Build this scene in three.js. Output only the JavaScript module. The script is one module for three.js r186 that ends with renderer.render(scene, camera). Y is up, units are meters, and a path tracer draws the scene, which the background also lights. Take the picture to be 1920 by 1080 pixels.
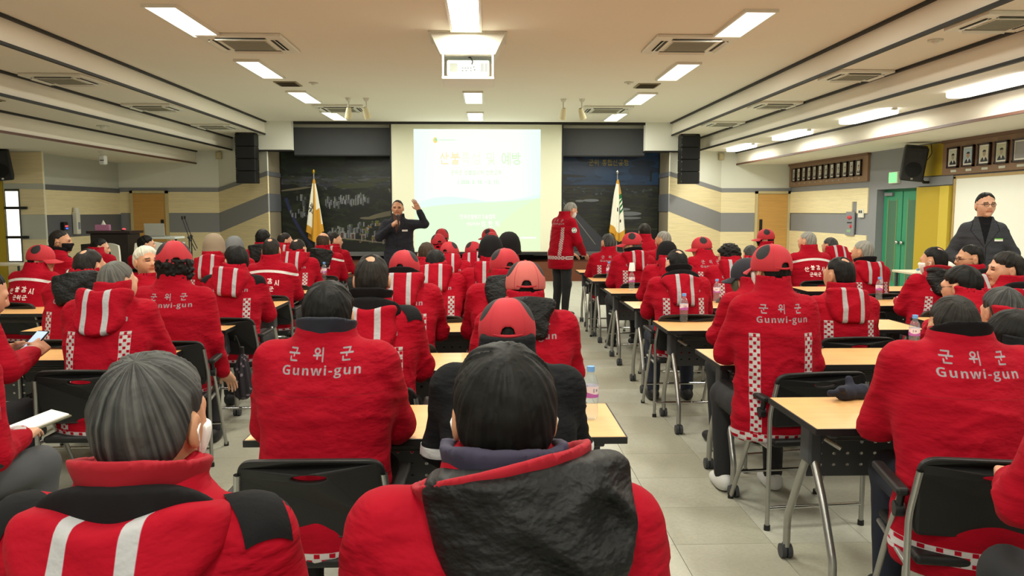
import * as THREE from 'three';
import { mergeGeometries, mergeVertices, toCreasedNormals } from 'three/addons/utils/BufferGeometryUtils.js';
import { RoundedBoxGeometry } from 'three/addons/geometries/RoundedBoxGeometry.js';
import { DecalGeometry } from 'three/addons/geometries/DecalGeometry.js';
import { RectAreaLightUniformsLib } from 'three/addons/lights/RectAreaLightUniformsLib.js';

// ---------- camera, exposure, lights ----------
RectAreaLightUniformsLib.init();
const scene = new THREE.Scene();
scene.background = new THREE.Color(0x050505);
const camera = new THREE.PerspectiveCamera(40.09, 16 / 9, 0.05, 60);
camera.position.set(0, 1.55, 0);
camera.rotation.order = 'YXZ';
camera.rotation.set(-5.5925 * Math.PI / 180, -1.8963 * Math.PI / 180, 0);
scene.add(camera);
const renderer = new THREE.WebGLRenderer({ antialias: true });
renderer.toneMapping = THREE.LinearToneMapping;
renderer.toneMappingExposure = 1.3;
renderer.shadowMap.enabled = true;
const LAMP_COLOR = new THREE.Color(1.0, 0.99, 0.86);
const LAMP_POWER = 30;            // radiance of one ceiling fitting
const SIDE_LAMP_POWER = 26;
const SCREEN_POWER = 0.55;

// ---------- helpers ----------
const V = (x, y, z) => new THREE.Vector3(x, y, z);
let seed = 12345;
const rnd = () => { seed = (seed * 1664525 + 1013904223) >>> 0; return seed / 4294967296; };
const rr = (a, b) => a + (b - a) * rnd();
const clamp = (x, a, b) => Math.min(b, Math.max(a, x));
const mix = (a, b, t) => a + (b - a) * t;
const sstep = (a, b, x) => { const t = clamp((x - a) / (b - a), 0, 1); return t * t * (3 - 2 * t); };
const taken = {};
function uniq(n) { if (!(n in taken)) { taken[n] = 0; return n; } taken[n]++; return n + '_' + String(taken[n]).padStart(3, '0'); }
function mesh(name, geo, mat, parent) {
  const m = new THREE.Mesh(geo, mat); m.castShadow = m.receiveShadow = true;
  m.name = parent === scene || !parent ? uniq(name) : name;
  (parent || scene).add(m); return m;
}
function thing(name, label, category, x = 0, y = 0, z = 0, ry = 0, group) {
  const g = new THREE.Group(); g.name = uniq(name); g.position.set(x, y, z); g.rotation.y = ry;
  g.userData = { label, category }; if (group) g.userData.group = group;
  scene.add(g); return g;
}
function struct(name, geo, mat, label) { const m = mesh(name, geo, mat, scene); m.userData = { kind: 'structure', label }; return m; }
function copyOf(src, name, label, x, y, z, ry = 0) {
  const g = src.clone(); g.name = uniq(name); g.position.set(x, y, z); g.rotation.y = ry;
  g.userData = { ...src.userData, label }; scene.add(g); return g;
}
const T = (g, x, y, z) => { g.translate(x, y, z); return g; };
const box = (x0, x1, y0, y1, z0, z1) => T(new THREE.BoxGeometry(x1 - x0, y1 - y0, z1 - z0), (x0 + x1) / 2, (y0 + y1) / 2, (z0 + z1) / 2);
const rbox = (w, h, d, r, x = 0, y = 0, z = 0) => T(new RoundedBoxGeometry(w, h, d, 2, r), x, y, z);
const cyl = (r0, r1, h, x, y, z, n = 20) => T(new THREE.CylinderGeometry(r0, r1, h, n), x, y, z);
function tube(pts, r, seg = 8, n = 24, closed = false) {
  const c = new THREE.CatmullRomCurve3(pts.map(p => V(...p)), closed, 'catmullrom', 0.2);
  return new THREE.TubeGeometry(c, n, r, seg, closed);
}
function poly(pts, r, seg = 8) {   // straight tube runs with capped ends
  const gs = [];
  for (let i = 0; i + 1 < pts.length; i++) {
    const a = V(...pts[i]), b = V(...pts[i + 1]), d = b.clone().sub(a), L = d.length();
    const g = new THREE.CylinderGeometry(r, r, L, seg);
    g.applyQuaternion(new THREE.Quaternion().setFromUnitVectors(V(0, 1, 0), d.normalize()));
    T(g, (a.x + b.x) / 2, (a.y + b.y) / 2, (a.z + b.z) / 2); gs.push(g);
    if (i) gs.push(T(new THREE.SphereGeometry(r, seg, 6), a.x, a.y, a.z));
  }
  return join(gs);
}
function join(gs) {
  gs = gs.map(g => { const q = g.index ? g.toNonIndexed() : g; for (const k of Object.keys(q.attributes)) if (!['position', 'normal', 'uv'].includes(k)) q.deleteAttribute(k); if (!q.attributes.uv) q.setAttribute('uv', new THREE.BufferAttribute(new Float32Array(q.attributes.position.count * 2), 2)); return q; });
  return gs.length > 1 ? mergeGeometries(gs) : gs[0];
}
function muv(g, s = 1, swap = false, ox = 0, oy = 0) {   // uv in metres by the dominant axis of each face
  const q = g.index ? g.toNonIndexed() : g, p = q.attributes.position, n = q.attributes.normal, uv = new Float32Array(p.count * 2);
  for (let i = 0; i < p.count; i++) {
    const ax = Math.abs(n.getX(i)), ay = Math.abs(n.getY(i)), az = Math.abs(n.getZ(i));
    let u, v;
    if (ay >= ax && ay >= az) { u = p.getX(i); v = p.getZ(i); } else if (ax >= az) { u = p.getZ(i); v = p.getY(i); } else { u = p.getX(i); v = p.getY(i); }
    if (swap) [u, v] = [v, u];
    uv[2 * i] = u * s + ox; uv[2 * i + 1] = v * s + oy;
  }
  q.setAttribute('uv', new THREE.BufferAttribute(uv, 2)); return q;
}
// noise
const PERM = new Uint8Array(512); { const p = [...Array(256).keys()]; for (let i = 255; i > 0; i--) { const j = Math.floor(rnd() * (i + 1)); [p[i], p[j]] = [p[j], p[i]]; } for (let i = 0; i < 512; i++) PERM[i] = p[i & 255]; }
function noise(x, y, z = 0) {
  const X = Math.floor(x), Y = Math.floor(y), Z = Math.floor(z); x -= X; y -= Y; z -= Z;
  const u = x * x * (3 - 2 * x), v = y * y * (3 - 2 * y), w = z * z * (3 - 2 * z);
  const h = (i, j, k) => PERM[PERM[PERM[(X + i) & 255] + ((Y + j) & 255)] + ((Z + k) & 255)] / 127.5 - 1;
  return mix(mix(mix(h(0, 0, 0), h(1, 0, 0), u), mix(h(0, 1, 0), h(1, 1, 0), u), v), mix(mix(h(0, 0, 1), h(1, 0, 1), u), mix(h(0, 1, 1), h(1, 1, 1), u), v), w);
}
const fbm = (x, y, z = 0, o = 4) => { let s = 0, a = 0.5; for (let i = 0; i < o; i++) { s += a * noise(x, y, z); x = x * 2.03 + 7.1; y = y * 2.03 + 3.7; z = z * 2.03 + 1.3; a *= 0.5; } return s; };
function canvasTex(w, h, draw, srgb = true, rx = 1, ry = 1) {
  const c = document.createElement('canvas'); c.width = w; c.height = h; draw(c.getContext('2d'), w, h);
  const t = new THREE.CanvasTexture(c); if (srgb) t.colorSpace = THREE.SRGBColorSpace; t.wrapS = t.wrapT = THREE.RepeatWrapping; t.repeat.set(rx, ry); t.anisotropy = 8; return t;
}
function dataTex(w, h, f, srgb, rx = 1, ry = 1) {   // f(u,v) -> [r,g,b] 0..255, tileable when f is
  const d = new Uint8Array(w * h * 4);
  for (let j = 0; j < h; j++) for (let i = 0; i < w; i++) { const c = f(i / w, j / h, i, j), k = 4 * (j * w + i); d[k] = c[0]; d[k + 1] = c[1]; d[k + 2] = c[2]; d[k + 3] = 255; }
  const t = new THREE.DataTexture(d, w, h); t.magFilter = THREE.LinearFilter; t.minFilter = THREE.LinearMipmapLinearFilter; t.generateMipmaps = true;
  t.wrapS = t.wrapT = THREE.RepeatWrapping; t.repeat.set(rx, ry); if (srgb) t.colorSpace = THREE.SRGBColorSpace; t.needsUpdate = true; return t;
}
const tn = (u, v, fx, fy, z, o = 4) => {   // tileable fbm
  const a = fbm(u * fx, v * fy, z, o), b = fbm((u - 1) * fx, v * fy, z, o), c = fbm(u * fx, (v - 1) * fy, z, o), d = fbm((u - 1) * fx, (v - 1) * fy, z, o);
  return mix(mix(a, b, u), mix(c, d, u), v);
};
const S = (color, roughness = 0.6, metalness = 0, extra = {}) => new THREE.MeshStandardMaterial({ color, roughness, metalness, ...extra });

// Hangul drawn stroke by stroke
const JAMO = {
  'ㄱ': [[0, .1, 1, .1, .85, 1]], 'ㄴ': [[0, 0, 0, .9, 1, .9]], 'ㄷ': [[1, .1, 0, .1, 0, .9, 1, .9]], 'ㄹ': [[0, .05, 1, .05, 1, .5, 0, .5, 0, .95, 1, .95]],
  'ㅁ': [[0, .05, 1, .05, 1, .95, 0, .95, 0, .05]], 'ㅂ': [[0, 0, 0, .95, 1, .95, 1, 0], [0, .5, 1, .5]], 'ㅅ': [[.5, 0, .5, .3, 0, 1], [.5, .3, 1, 1]],
  'ㅇ': 'o', 'ㅈ': [[0, .05, 1, .05], [.5, .05, .5, .35, 0, 1], [.5, .35, 1, 1]], 'ㅊ': [[.3, -.12, .7, -.12], [0, .12, 1, .12], [.5, .12, 0, 1], [.5, .4, 1, 1]],
  'ㅎ': [[.3, -.1, .7, -.1], [0, .18, 1, .18], 'h'], 'ㅌ': [[1, .05, 0, .05, 0, .95, 1, .95], [0, .5, 1, .5]], 'ㅍ': [[0, .05, 1, .05], [.3, .05, .3, .95], [.7, .05, .7, .95], [0, .95, 1, .95]], 'ㅋ': [[0, .1, 1, .1, .85, 1], [0, .5, .9, .5]],
};
const CHO = 'ㄱㄲㄴㄷㄸㄹㅁㅂㅃㅅㅆㅇㅈㅉㅊㅋㅌㅍㅎ', JONG = ' ㄱㄲㄳㄴㄵㄶㄷㄹㄺㄻㄼㄽㄾㄿㅀㅁㅂㅄㅅㅆㅇㅈㅊㅋㅌㅍㅎ', JUNG = 'ㅏㅐㅑㅒㅓㅔㅕㅖㅗㅘㅙㅚㅛㅜㅝㅞㅟㅠㅡㅢㅣ';
const VERT = { 'ㅏ': [[.3, 0, .3, 1], [.3, .5, 1, .5]], 'ㅐ': [[.2, 0, .2, 1], [.8, 0, .8, 1], [.2, .5, .8, .5]], 'ㅑ': [[.3, 0, .3, 1], [.3, .35, 1, .35], [.3, .65, 1, .65]], 'ㅓ': [[.7, 0, .7, 1], [0, .5, .7, .5]], 'ㅔ': [[.45, 0, .45, 1], [1, 0, 1, 1], [0, .5, .45, .5]], 'ㅕ': [[.7, 0, .7, 1], [0, .35, .7, .35], [0, .65, .7, .65]], 'ㅖ': [[.45, 0, .45, 1], [1, 0, 1, 1], [0, .35, .45, .35], [0, .65, .45, .65]], 'ㅣ': [[.5, 0, .5, 1]] };
const HORI = { 'ㅗ': [[.5, 0, .5, .8], [0, .8, 1, .8]], 'ㅛ': [[.3, 0, .3, .8], [.7, 0, .7, .8], [0, .8, 1, .8]], 'ㅜ': [[0, .15, 1, .15], [.5, .15, .5, 1]], 'ㅠ': [[0, .15, 1, .15], [.3, .15, .3, 1], [.7, .15, .7, 1]], 'ㅡ': [[0, .5, 1, .5]] };
const COMP = { 'ㅘ': 'ㅗㅏ', 'ㅚ': 'ㅗㅣ', 'ㅝ': 'ㅜㅓ', 'ㅟ': 'ㅜㅣ', 'ㅢ': 'ㅡㅣ' };
function hangul(g, text, x, y, s, lw, color, gap = 0.12) {   // top-left x,y, size s
  g.strokeStyle = color; g.lineWidth = lw; g.lineCap = g.lineJoin = 'round';
  const strokes = (list, bx, by, bw, bh) => {
    if (list === 'o') { g.beginPath(); g.ellipse(bx + bw / 2, by + bh / 2, bw * .46, bh * .48, 0, 0, 7); g.stroke(); return; }
    for (const p of list) {
      g.beginPath();
      if (p === 'h') { g.ellipse(bx + bw / 2, by + bh * .68, bw * .36, bh * .3, 0, 0, 7); g.stroke(); continue; }
      for (let i = 0; i < p.length; i += 2) g[i ? 'lineTo' : 'moveTo'](bx + p[i] * bw, by + p[i + 1] * bh); g.stroke();
    }
  };
  for (const ch of text) {
    const c = ch.charCodeAt(0) - 0xAC00;
    if (c < 0 || c > 11171) { if (ch !== ' ') { g.fillStyle = color; g.font = 'bold ' + Math.round(s * .95) + 'px sans-serif'; g.fillText(ch, x, y + s * .85); x += g.measureText(ch).width + s * .02; } else x += s * .45; continue; }
    const a = CHO[Math.floor(c / 588)], b = JUNG[Math.floor((c % 588) / 28)], d = JONG[c % 28], has = d !== ' ';
    const B = (l, x0, y0, x1, y1) => strokes(l, x + x0 * s, y + y0 * s, (x1 - x0) * s, (y1 - y0) * s);
    if (VERT[b]) { B(JAMO[a], .06, .06, .5, has ? .5 : .9); B(VERT[b], .58, 0, .96, has ? .58 : 1); if (has) B(JAMO[d], .2, .66, .9, .98); }
    else if (HORI[b]) { B(JAMO[a], .22, .02, .78, has ? .32 : .45); B(HORI[b], 0, has ? .38 : .52, 1, has ? .62 : .98); if (has) B(JAMO[d], .22, .68, .8, .98); }
    else { const [h, v] = COMP[b] || 'ㅜㅣ'; B(JAMO[a], .1, .02, .56, .42); B(HORI[h], 0, .5, .66, .8); B(VERT[v], .66, 0, .98, 1); }
    x += s * (1 + gap);
  }
  return x;
}

// ---------- shared surface textures ----------
const texPlaster = dataTex(256, 256, (u, v) => { const n = tn(u, v, 40, 40, 1, 3) * 60 + tn(u, v, 6, 6, 5, 3) * 14 + 128; return [n, n, n]; }, false);
const texWood = dataTex(512, 512, (u, v) => { const n = tn(u, v, 3, 60, 2, 4) * .5 + tn(u, v, 8, 160, 9, 2) * .35; const k = 1 + n * .16; return [238 * k, 222 * k, 180 * k].map(c => clamp(c, 0, 255)); }, true);
const texLaminate = dataTex(512, 256, (u, v) => { const n = tn(u, v, 4, 50, 12, 4) * .5 + tn(u, v, 14, 120, 29, 2) * .3; const k = 1 + n * .13; return [226 * k, 174 * k, 114 * k].map(c => clamp(c, 0, 255)); }, true);
const texTile = dataTex(512, 512, (u, v) => { const n = tn(u, v, 7, 7, 3, 4) * .12 + tn(u, v, 90, 90, 8, 2) * .2, k = 1 + n * .42; return [184 * k, 184 * k, 170 * k].map(c => clamp(c, 0, 255)); }, true);
const texTileRough = dataTex(256, 256, (u, v) => { const n = 165 + tn(u, v, 5, 5, 41, 3) * 26; return [n, clamp(n, 60, 230), n]; }, false);
const texCloth = dataTex(512, 512, (u, v) => { const n = 128 + tn(u, v, 5, 9, 21, 4) * 130 + tn(u, v, 22, 30, 31, 3) * 45; return [n, n, n].map(c => clamp(c, 0, 255)); }, false);
const texGrain = dataTex(128, 128, (u, v) => { const n = 128 + tn(u, v, 50, 50, 17, 2) * 110; return [n, n, n].map(c => clamp(c, 0, 255)); }, false);

const M = {
  ceiling: S(0xece6d8, 0.95, 0, { bumpMap: texPlaster, bumpScale: 0.002 }),
  fascia: S(0xe2dccb, 0.9),
  blackTrim: S(0x15110f, 0.6), brownTrim: S(0x5a3423, 0.5),
  paleWall: S(0xc0c2b8, 0.85, 0, { bumpMap: texPlaster, bumpScale: 0.0006 }),
  whiteWall: S(0xe4e5da, 0.85),
  greyWall: S(0x8a8b90, 0.75, 0, { bumpMap: texPlaster, bumpScale: 0.0005 }),
  darkBand: S(0x63656c, 0.7),
  wood: S(0xffffff, 0.62, 0, { map: texWood }),
  doorWood: S(0xdab47c, 0.55, 0, { map: texWood }),
  stageWood: S(0x6b3a24, 0.4, 0, { map: texWood }),
  laminate: S(0xffffff, 0.38, 0, { map: texLaminate }),
  black: S(0x0f0f11, 0.5), blackSoft: S(0x161618, 0.75), blackGloss: S(0x0c0c0d, 0.3),
  plastic: S(0x090a0b, 0.55, 0, { bumpMap: texGrain, bumpScale: 0.0006 }),
  darkGrey: S(0x3a3c40, 0.55), grey: S(0x77797d, 0.6),
  steel: S(0xa9a9a6, 0.32, 0.85), chrome: S(0xc9c9c9, 0.15, 1),
  whitePlastic: S(0xe4e2d6, 0.45), offWhite: S(0xcfcfc2, 0.6),
  blind: S(0x484a4d, 0.85, 0, { bumpMap: texGrain, bumpScale: 0.0008 }),
  screenWhite: S(0xe6e6cf, 0.85), green: S(0x2f8a66, 0.5), darkGreen: S(0x3e6b55, 0.35),
  ochre: S(0xb59a1f, 0.7), boardBrown: S(0x8d6f57, 0.6), frameDark: S(0x2c1512, 0.4),
  paper: S(0xefeee8, 0.8),
};

// ---------- room shell ----------
const ZF = -18.4, ZB = 4.2, XL = -9.3, XR = 7.1;      // front (stage) end, back end, side walls
const floorG = struct('floor', box(XL - .3, XR + .3, -0.2, -0.006, ZF - .3, ZB + .3), S(0x76746a, 0.9), 'grey beige tiled floor of the lecture hall');
{
  const t = 0.46, gap = 0.0012, tiles = [];
  for (let i = -21; i < 16; i++) for (let j = -1; j < 41; j++) { const x = 0.876 + (i + .5) * t, z = -0.3 - (j + .5) * t; if (x > XL - .2 && x < XR + .2 && z > -18.6) tiles.push([x, z, i, j]); }
  const inView = ([x, z]) => { const d = -z; if (d < 2.6) return false; const px = x / d; return px > -0.66 && px < 0.72 && !(x > -3.1 && x < -2.0) && !(x > -.8 && x < .35); };
  const seen = tiles.filter(inView).sort((a, b) => b[1] - a[1]), near = new Set(seen.slice(0, 290));
  const variants = [];
  for (let k = 0; k < 8; k++) { const g = muv(rbox(t - gap * 2, 0.008, t - gap * 2, 0.0012, 0, -0.004, 0), 1, k % 2 === 1, rnd(), rnd()); variants.push(g); }
  const mats = [0xffffff, 0xf6f4ee, 0xfaf8f4, 0xf0eee8].map(c => S(c, 0.62, 0, { map: texTile, roughnessMap: texTileRough }));
  const rest = mats.map(() => []);
  for (const q of tiles) {
    const k = Math.floor(rnd() * 8), m = Math.floor(rnd() * 4);
    if (near.has(q)) { const o = mesh('floor_tile', variants[k], mats[m], floorG); o.position.set(q[0], 0, q[1]); } else rest[0].push(T(variants[k].clone(), q[0], 0, q[1]));
  }
  const r = mesh('floor_tiles', join(rest[0]), mats[0], floorG); r.userData.kind = 'stuff';
}
// ceiling: high middle field and three steps down on both sides
const CY = [3.45, 3.175, 2.90, 2.62], CLX = [-4.70, -5.65, -6.56, XL - .2], CRX = [4.04, 4.80, 5.82, XR + .2];
const ceil0 = struct('ceiling', muv(box(CLX[0] - .02, CRX[0] + .02, CY[0], 3.8, ZF - .3, ZB + .3), 2), M.ceiling, 'high middle ceiling in warm white plaster');
for (let k = 1; k < 4; k++) {
  const zf = k === 1 ? -17.3 : -18.4;
  for (const [a, b, side] of [[CLX[k], CLX[k - 1], 'left'], [CRX[k - 1], CRX[k], 'right']]) {
    struct('ceiling', muv(box(a, b, CY[k], 3.8, -18.6, ZB + .3), 2), M.ceiling, side + ' stepped ceiling strip, ' + ['first', 'second', 'lowest'][k - 1] + ' step down');
  }
  for (const [x, s, side] of [[CLX[k - 1], 1, 'left'], [CRX[k - 1], -1, 'right']]) {
    const last = k === 3, tm = last ? M.brownTrim : M.blackTrim;
    struct('trim', box(Math.min(x, x + s * .045), Math.max(x, x + s * .045), CY[k - 1] - .028, CY[k - 1] + .01, zf, ZB), M.blackTrim, 'dark shadow-gap trim above the ' + side + ' ceiling step ' + k);
    struct('trim', box(x - .02, x + .02, CY[k] - .018, CY[k] + .014, zf, ZB), tm, 'dark edge trim below the ' + side + ' ceiling step ' + k);
  }
}
// side and back walls
const wl = struct('wall_left', box(XL - .3, XL, 0, 3.8, -14.7, ZB + .3), M.whiteWall, 'long left wall of the hall');
struct('wall_back', box(XL - .3, XR + .3, 0, 3.8, ZB, ZB + .3), M.whiteWall, 'rear wall of the hall');
const wrShape = new THREE.Shape(); wrShape.moveTo(-ZB - .3, 0); wrShape.lineTo(12.83, 0); wrShape.lineTo(12.83, 1.93); wrShape.lineTo(14.2, 1.93); wrShape.lineTo(14.2, 0); wrShape.lineTo(-ZF + .3, 0); wrShape.lineTo(-ZF + .3, 3.8); wrShape.lineTo(-ZB - .3, 3.8);
const wrGeo = new THREE.ExtrudeGeometry(wrShape, { depth: .3, bevelEnabled: false }); wrGeo.rotateY(Math.PI / 2); wrGeo.translate(XR, 0, 0);
const wr = struct('wall_right', wrGeo, M.greyWall, 'right wall with pale wood panels, green door and photo boards');
const panel = (name, mat, parent, x0, x1, y0, y1, z0, z1) => mesh(name, muv(rbox(x1 - x0, y1 - y0, z1 - z0, .004, (x0 + x1) / 2, (y0 + y1) / 2, (z0 + z1) / 2)), mat, parent);
panel('wood_panel', M.wood, wr, XR - .025, XR + .002, 1.50, 1.975, -18.28, -15.12);
panel('wood_panel', M.wood, wr, XR - .025, XR + .002, 1.50, 1.975, -14.92, -14.5);
panel('wood_panel', M.wood, wr, XR - .025, XR + .002, 1.72, 1.975, -15.12, -14.92);
panel('wood_panel', M.wood, wr, XR - .025, XR + .002, 0.09, 1.09, -18.28, -14.5);
panel('ochre_panel', M.ochre, wr, XR - .03, XR + .002, 2.10, 2.6, -12.83, -12.1);
panel('ochre_panel', M.ochre, wr, XR - .03, XR + .002, 0, 1.93, -12.83, -11.82);
panel('grey_band', M.greyWall, wr, XR - .034, XR + .002, 1.945, 2.085, -12.83, -11.82);
panel('ochre_pilaster', S(0xc9b03a, .7), wr, XR - .09, XR + .002, 0, 1.93, -12.06, -11.82);
// left alcove wall and the bright pier in front of it
const wa = struct('wall_alcove', box(XL - .3, -8.3, 0, 3.8, -18.6, -14.77), M.paleWall, 'left alcove wall with wood and grey bands');
const pier = struct('wall_pier', box(XL - .3, -8.02, 0, 2.63, -14.76, -14.7), M.whiteWall, 'pale pier facing the room beside the left window');
panel('dark_band', M.darkBand, wa, -8.31, -8.278, 1.945, 2.045, -18.3, -14.77);
panel('wood_panel', M.wood, wa, -8.31, -8.28, 1.47, 1.945, -18.3, -14.77);
panel('grey_panel', M.darkBand, wa, -8.31, -8.275, 1.03, 1.47, -18.3, -14.77);
panel('wood_panel', M.wood, wa, -8.31, -8.28, .09, 1.03, -18.3, -14.77);
for (const [y0, y1, m] of [[2.04, 2.6, M.wood], [1.94, 2.04, M.paleWall], [1.48, 1.94, M.wood], [1.03, 1.48, M.paleWall], [.05, 1.03, M.wood]]) panel('pier_panel', m, pier, -8.72, -8.01, y0, y1, -14.72, -14.685);
panel('ochre_panel', M.ochre, pier, -9.2, -8.735, .05, 2.2, -14.72, -14.68);
// far wing walls beside the stage
function wing(name, x0, x1, label) {
  const w = struct(name, box(x0, x1, 0, 3.8, -18.6, -18.3), M.whiteWall, label);
  return w;
}
const wfl = wing('wall_front_left', XL, -6.05, 'far left wing wall with door and banded panels');
const wfr = wing('wall_front_right', 5.44, XR + .02, 'far right wing wall with door and banded panels');
for (const [w, a, b, d0, d1] of [[wfl, -8.3, -6.06, -8.02, -7.22], [wfr, 5.45, 7.1, 6.28, 7.14]]) {
  const put = (m, n, y0, y1) => { if (d0 - a > .05) panel(n, m, w, a, d0, y0, y1, -18.31, -18.28); if (b - d1 > .05) panel(n, m, w, d1, b, y0, y1, -18.31, -18.28); };
  put(M.wood, 'wood_panel', 1.50, 1.975); put(M.greyWall, 'grey_panel', 1.06, 1.50); put(M.wood, 'wood_panel', .09, 1.06);
  panel('dark_band', M.greyWall, w, a, b, 1.975, 2.07, -18.31, -18.275);
}
// angled walls with rising bands
function angled(name, sx, xa, xb, label) {   // from (xb,-18.3) to (xa,-17.3)
  const q = (y0a, y1a, y0b, y1b, off, depth, ext = 0) => {   // prism: at b heights y0b..y1b, at a y0a..y1a
    const A = V(xa, 0, -17.3), B = V(xb, 0, -18.3), d = B.clone().sub(A).normalize(), n = V(-d.z, 0, d.x); if (n.z < 0) n.negate(); A.addScaledVector(d, -ext);
    const P = (p, y, o) => [p.x + n.x * o, y, p.z + n.z * o];
    const c = [P(A, y0a, off), P(B, y0b, off), P(B, y1b, off), P(A, y1a, off), P(A, y0a, off - depth), P(B, y0b, off - depth), P(B, y1b, off - depth), P(A, y1a, off - depth)];
    const f = [[0, 1, 2, 3], [5, 4, 7, 6], [4, 0, 3, 7], [1, 5, 6, 2], [3, 2, 6, 7], [4, 5, 1, 0]], pos = [];
    for (const [i, j, k, l] of f) for (const m of [i, j, k, i, k, l]) pos.push(...c[m]);
    const g = new THREE.BufferGeometry(); g.setAttribute('position', new THREE.Float32BufferAttribute(pos, 3)); g.computeVertexNormals(); return muv(g);
  };
  const w = struct(name, q(0, 3.8, 0, 3.8, 0, .03), M.whiteWall, label);
  mesh('wood_panel', q(1.92, 2.30, 1.50, 1.975, .02, .03, .025), M.wood, w); mesh('grey_panel', q(1.53, 1.92, 1.06, 1.50, .024, .03, .025), M.greyWall, w);
  mesh('wood_panel', q(0.09, 1.53, .09, 1.06, .02, .03, .025), M.wood, w); mesh('dark_band', q(2.30, 2.40, 1.975, 2.07, .026, .03, .025), M.greyWall, w);
}
angled('wall_angled_left', -1, -4.69, -6.06, 'left angled wall with bands rising towards the stage');
angled('wall_angled_right', 1, 4.03, 5.46, 'right angled wall with bands rising towards the stage');
// stage recess: jambs, header ends, back wall, platform
for (const [x, s, side] of [[-4.69, -1, 'left'], [4.03, 1, 'right']]) {
  const j = struct('wall_jamb_' + side, box(Math.min(x, x + s * .03), Math.max(x, x + s * .03), 0, 3.8, -18.6, -17.325), S(0x8f8570, .8), side + ' side wall of the stage recess');
  const f = (m, n, y0, y1, o) => panel(n, m, j, Math.min(x - s * o, x + s * .01), Math.max(x - s * o, x + s * .01), y0, y1, -18.36, -17.33);
  f(M.darkBand, 'dark_band', 2.30, 2.40, .02); f(M.darkBand, 'grey_panel', 1.53, 1.92, .018);
  struct('wall_header_' + side, s < 0 ? box(-4.95, -4.14, 2.84, 3.46, -17.42, -17.22) : box(3.46, 4.28, 2.84, 3.46, -17.42, -17.22), M.whiteWall, 'white header box at the ' + side + ' end of the stage');
  struct('trim', s < 0 ? box(-4.95, -4.13, 2.815, 2.845, -17.43, -17.21) : box(3.45, 4.28, 2.815, 2.845, -17.43, -17.21), M.blackTrim, 'dark trim under the ' + side + ' stage header');
}
struct('wall_stage', box(-4.9, 4.2, 0, 3.8, -18.65, -18.375), S(0x2b2d30, .9), 'dark rear wall of the stage recess');
struct('stage_platform', muv(box(-4.68, 4.02, 0, 0.42, -18.36, -17.32)), M.stageWood, 'low brown wooden stage platform');
struct('trim', box(-4.1, 4.02, 3.40, 3.452, -17.3, -17.24), M.blackTrim, 'dark trim along the stage ceiling edge');
// ---------- doors ----------
function woodDoor(name, x0, x1, hingeSide, label) {
  const d = struct(name, muv(rbox(x1 - x0 - .12, 1.93, .05, .006, (x0 + x1) / 2, .97, -18.27)), M.doorWood, label);
  for (const [a, b, c, e] of [[x0, x0 + .06, 0, 2.0], [x1 - .06, x1, 0, 2.0], [x0, x1, 1.94, 2.0]]) mesh('door_frame', box(a, b, c, e, -18.3, -18.225), S(0xc9b98c, .6), d);
  const hx = hingeSide > 0 ? x0 + .14 : x1 - .14;
  mesh('door_plate', rbox(.07, .34, .012, .004, hx, 1.18, -18.236), M.blackSoft, d);
  mesh('door_handle', poly([[hx, 1.08, -18.23], [hx, 1.08, -18.19], [hx + hingeSide * .1, 1.08, -18.19]], .009), M.steel, d);
  return d;
}
woodDoor('door_1', -8.04, -7.2, -1, 'light brown wooden door in the far left wing wall');
woodDoor('door_2', 6.26, 7.08, 1, 'light brown wooden door in the far right wing wall');
{
  const d = struct('door_3', box(7.25, 7.30, 0, 1.93, -14.2, -12.83), M.green, 'green glazed steel double door on the right wall');
  for (const [z0, z1] of [[-14.18, -13.53], [-13.51, -12.86]]) {
    const leaf = mesh('door_leaf', rbox(.03, 1.88, z1 - z0 - .01, .006, 7.235, .95, (z0 + z1) / 2), M.green, d);
    mesh('glass_panel', rbox(.008, 1.42, .28, .003, 7.219, 1.02, (z0 + z1) / 2), M.darkGreen, leaf);
    for (const s of [-1, 1]) mesh('glazing_bead', rbox(.012, 1.48, .02, .003, 7.218, 1.02, (z0 + z1) / 2 + s * .15), S(0x7a8f5a, .5), leaf);
  }
  mesh('door_closer', rbox(.05, .06, .28, .01, 7.20, 1.84, -13.95), M.grey, d);
  mesh('door_knob', T(new THREE.SphereGeometry(.034, 16, 12), 7.19, 1.0, -13.44), M.chrome, d);
  mesh('door_knob', T(new THREE.SphereGeometry(.034, 16, 12), 7.19, 1.0, -13.60), M.chrome, d);
}
// left window on the pier
{
  const w = struct('window_1', box(-8.70, -8.44, .6, 1.94, -14.70, -14.67), S(0x3a3a30, .6), 'narrow bright window strip on the left pier');
  const glow = S(0xffffff, .4, 0, { emissive: new THREE.Color(1, .98, .9), emissiveIntensity: 1.2 });
  for (const [y0, y1] of [[1.62, 1.90], [1.09, 1.58], [.64, 1.05]]) mesh('window_pane', box(-8.68, -8.46, y0, y1, -14.67, -14.66), glow, w);
  for (const y of [1.60, 1.07]) mesh('window_bar', rbox(.40, .05, .05, .012, -8.5, y, -14.65), M.black, w);
}
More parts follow.
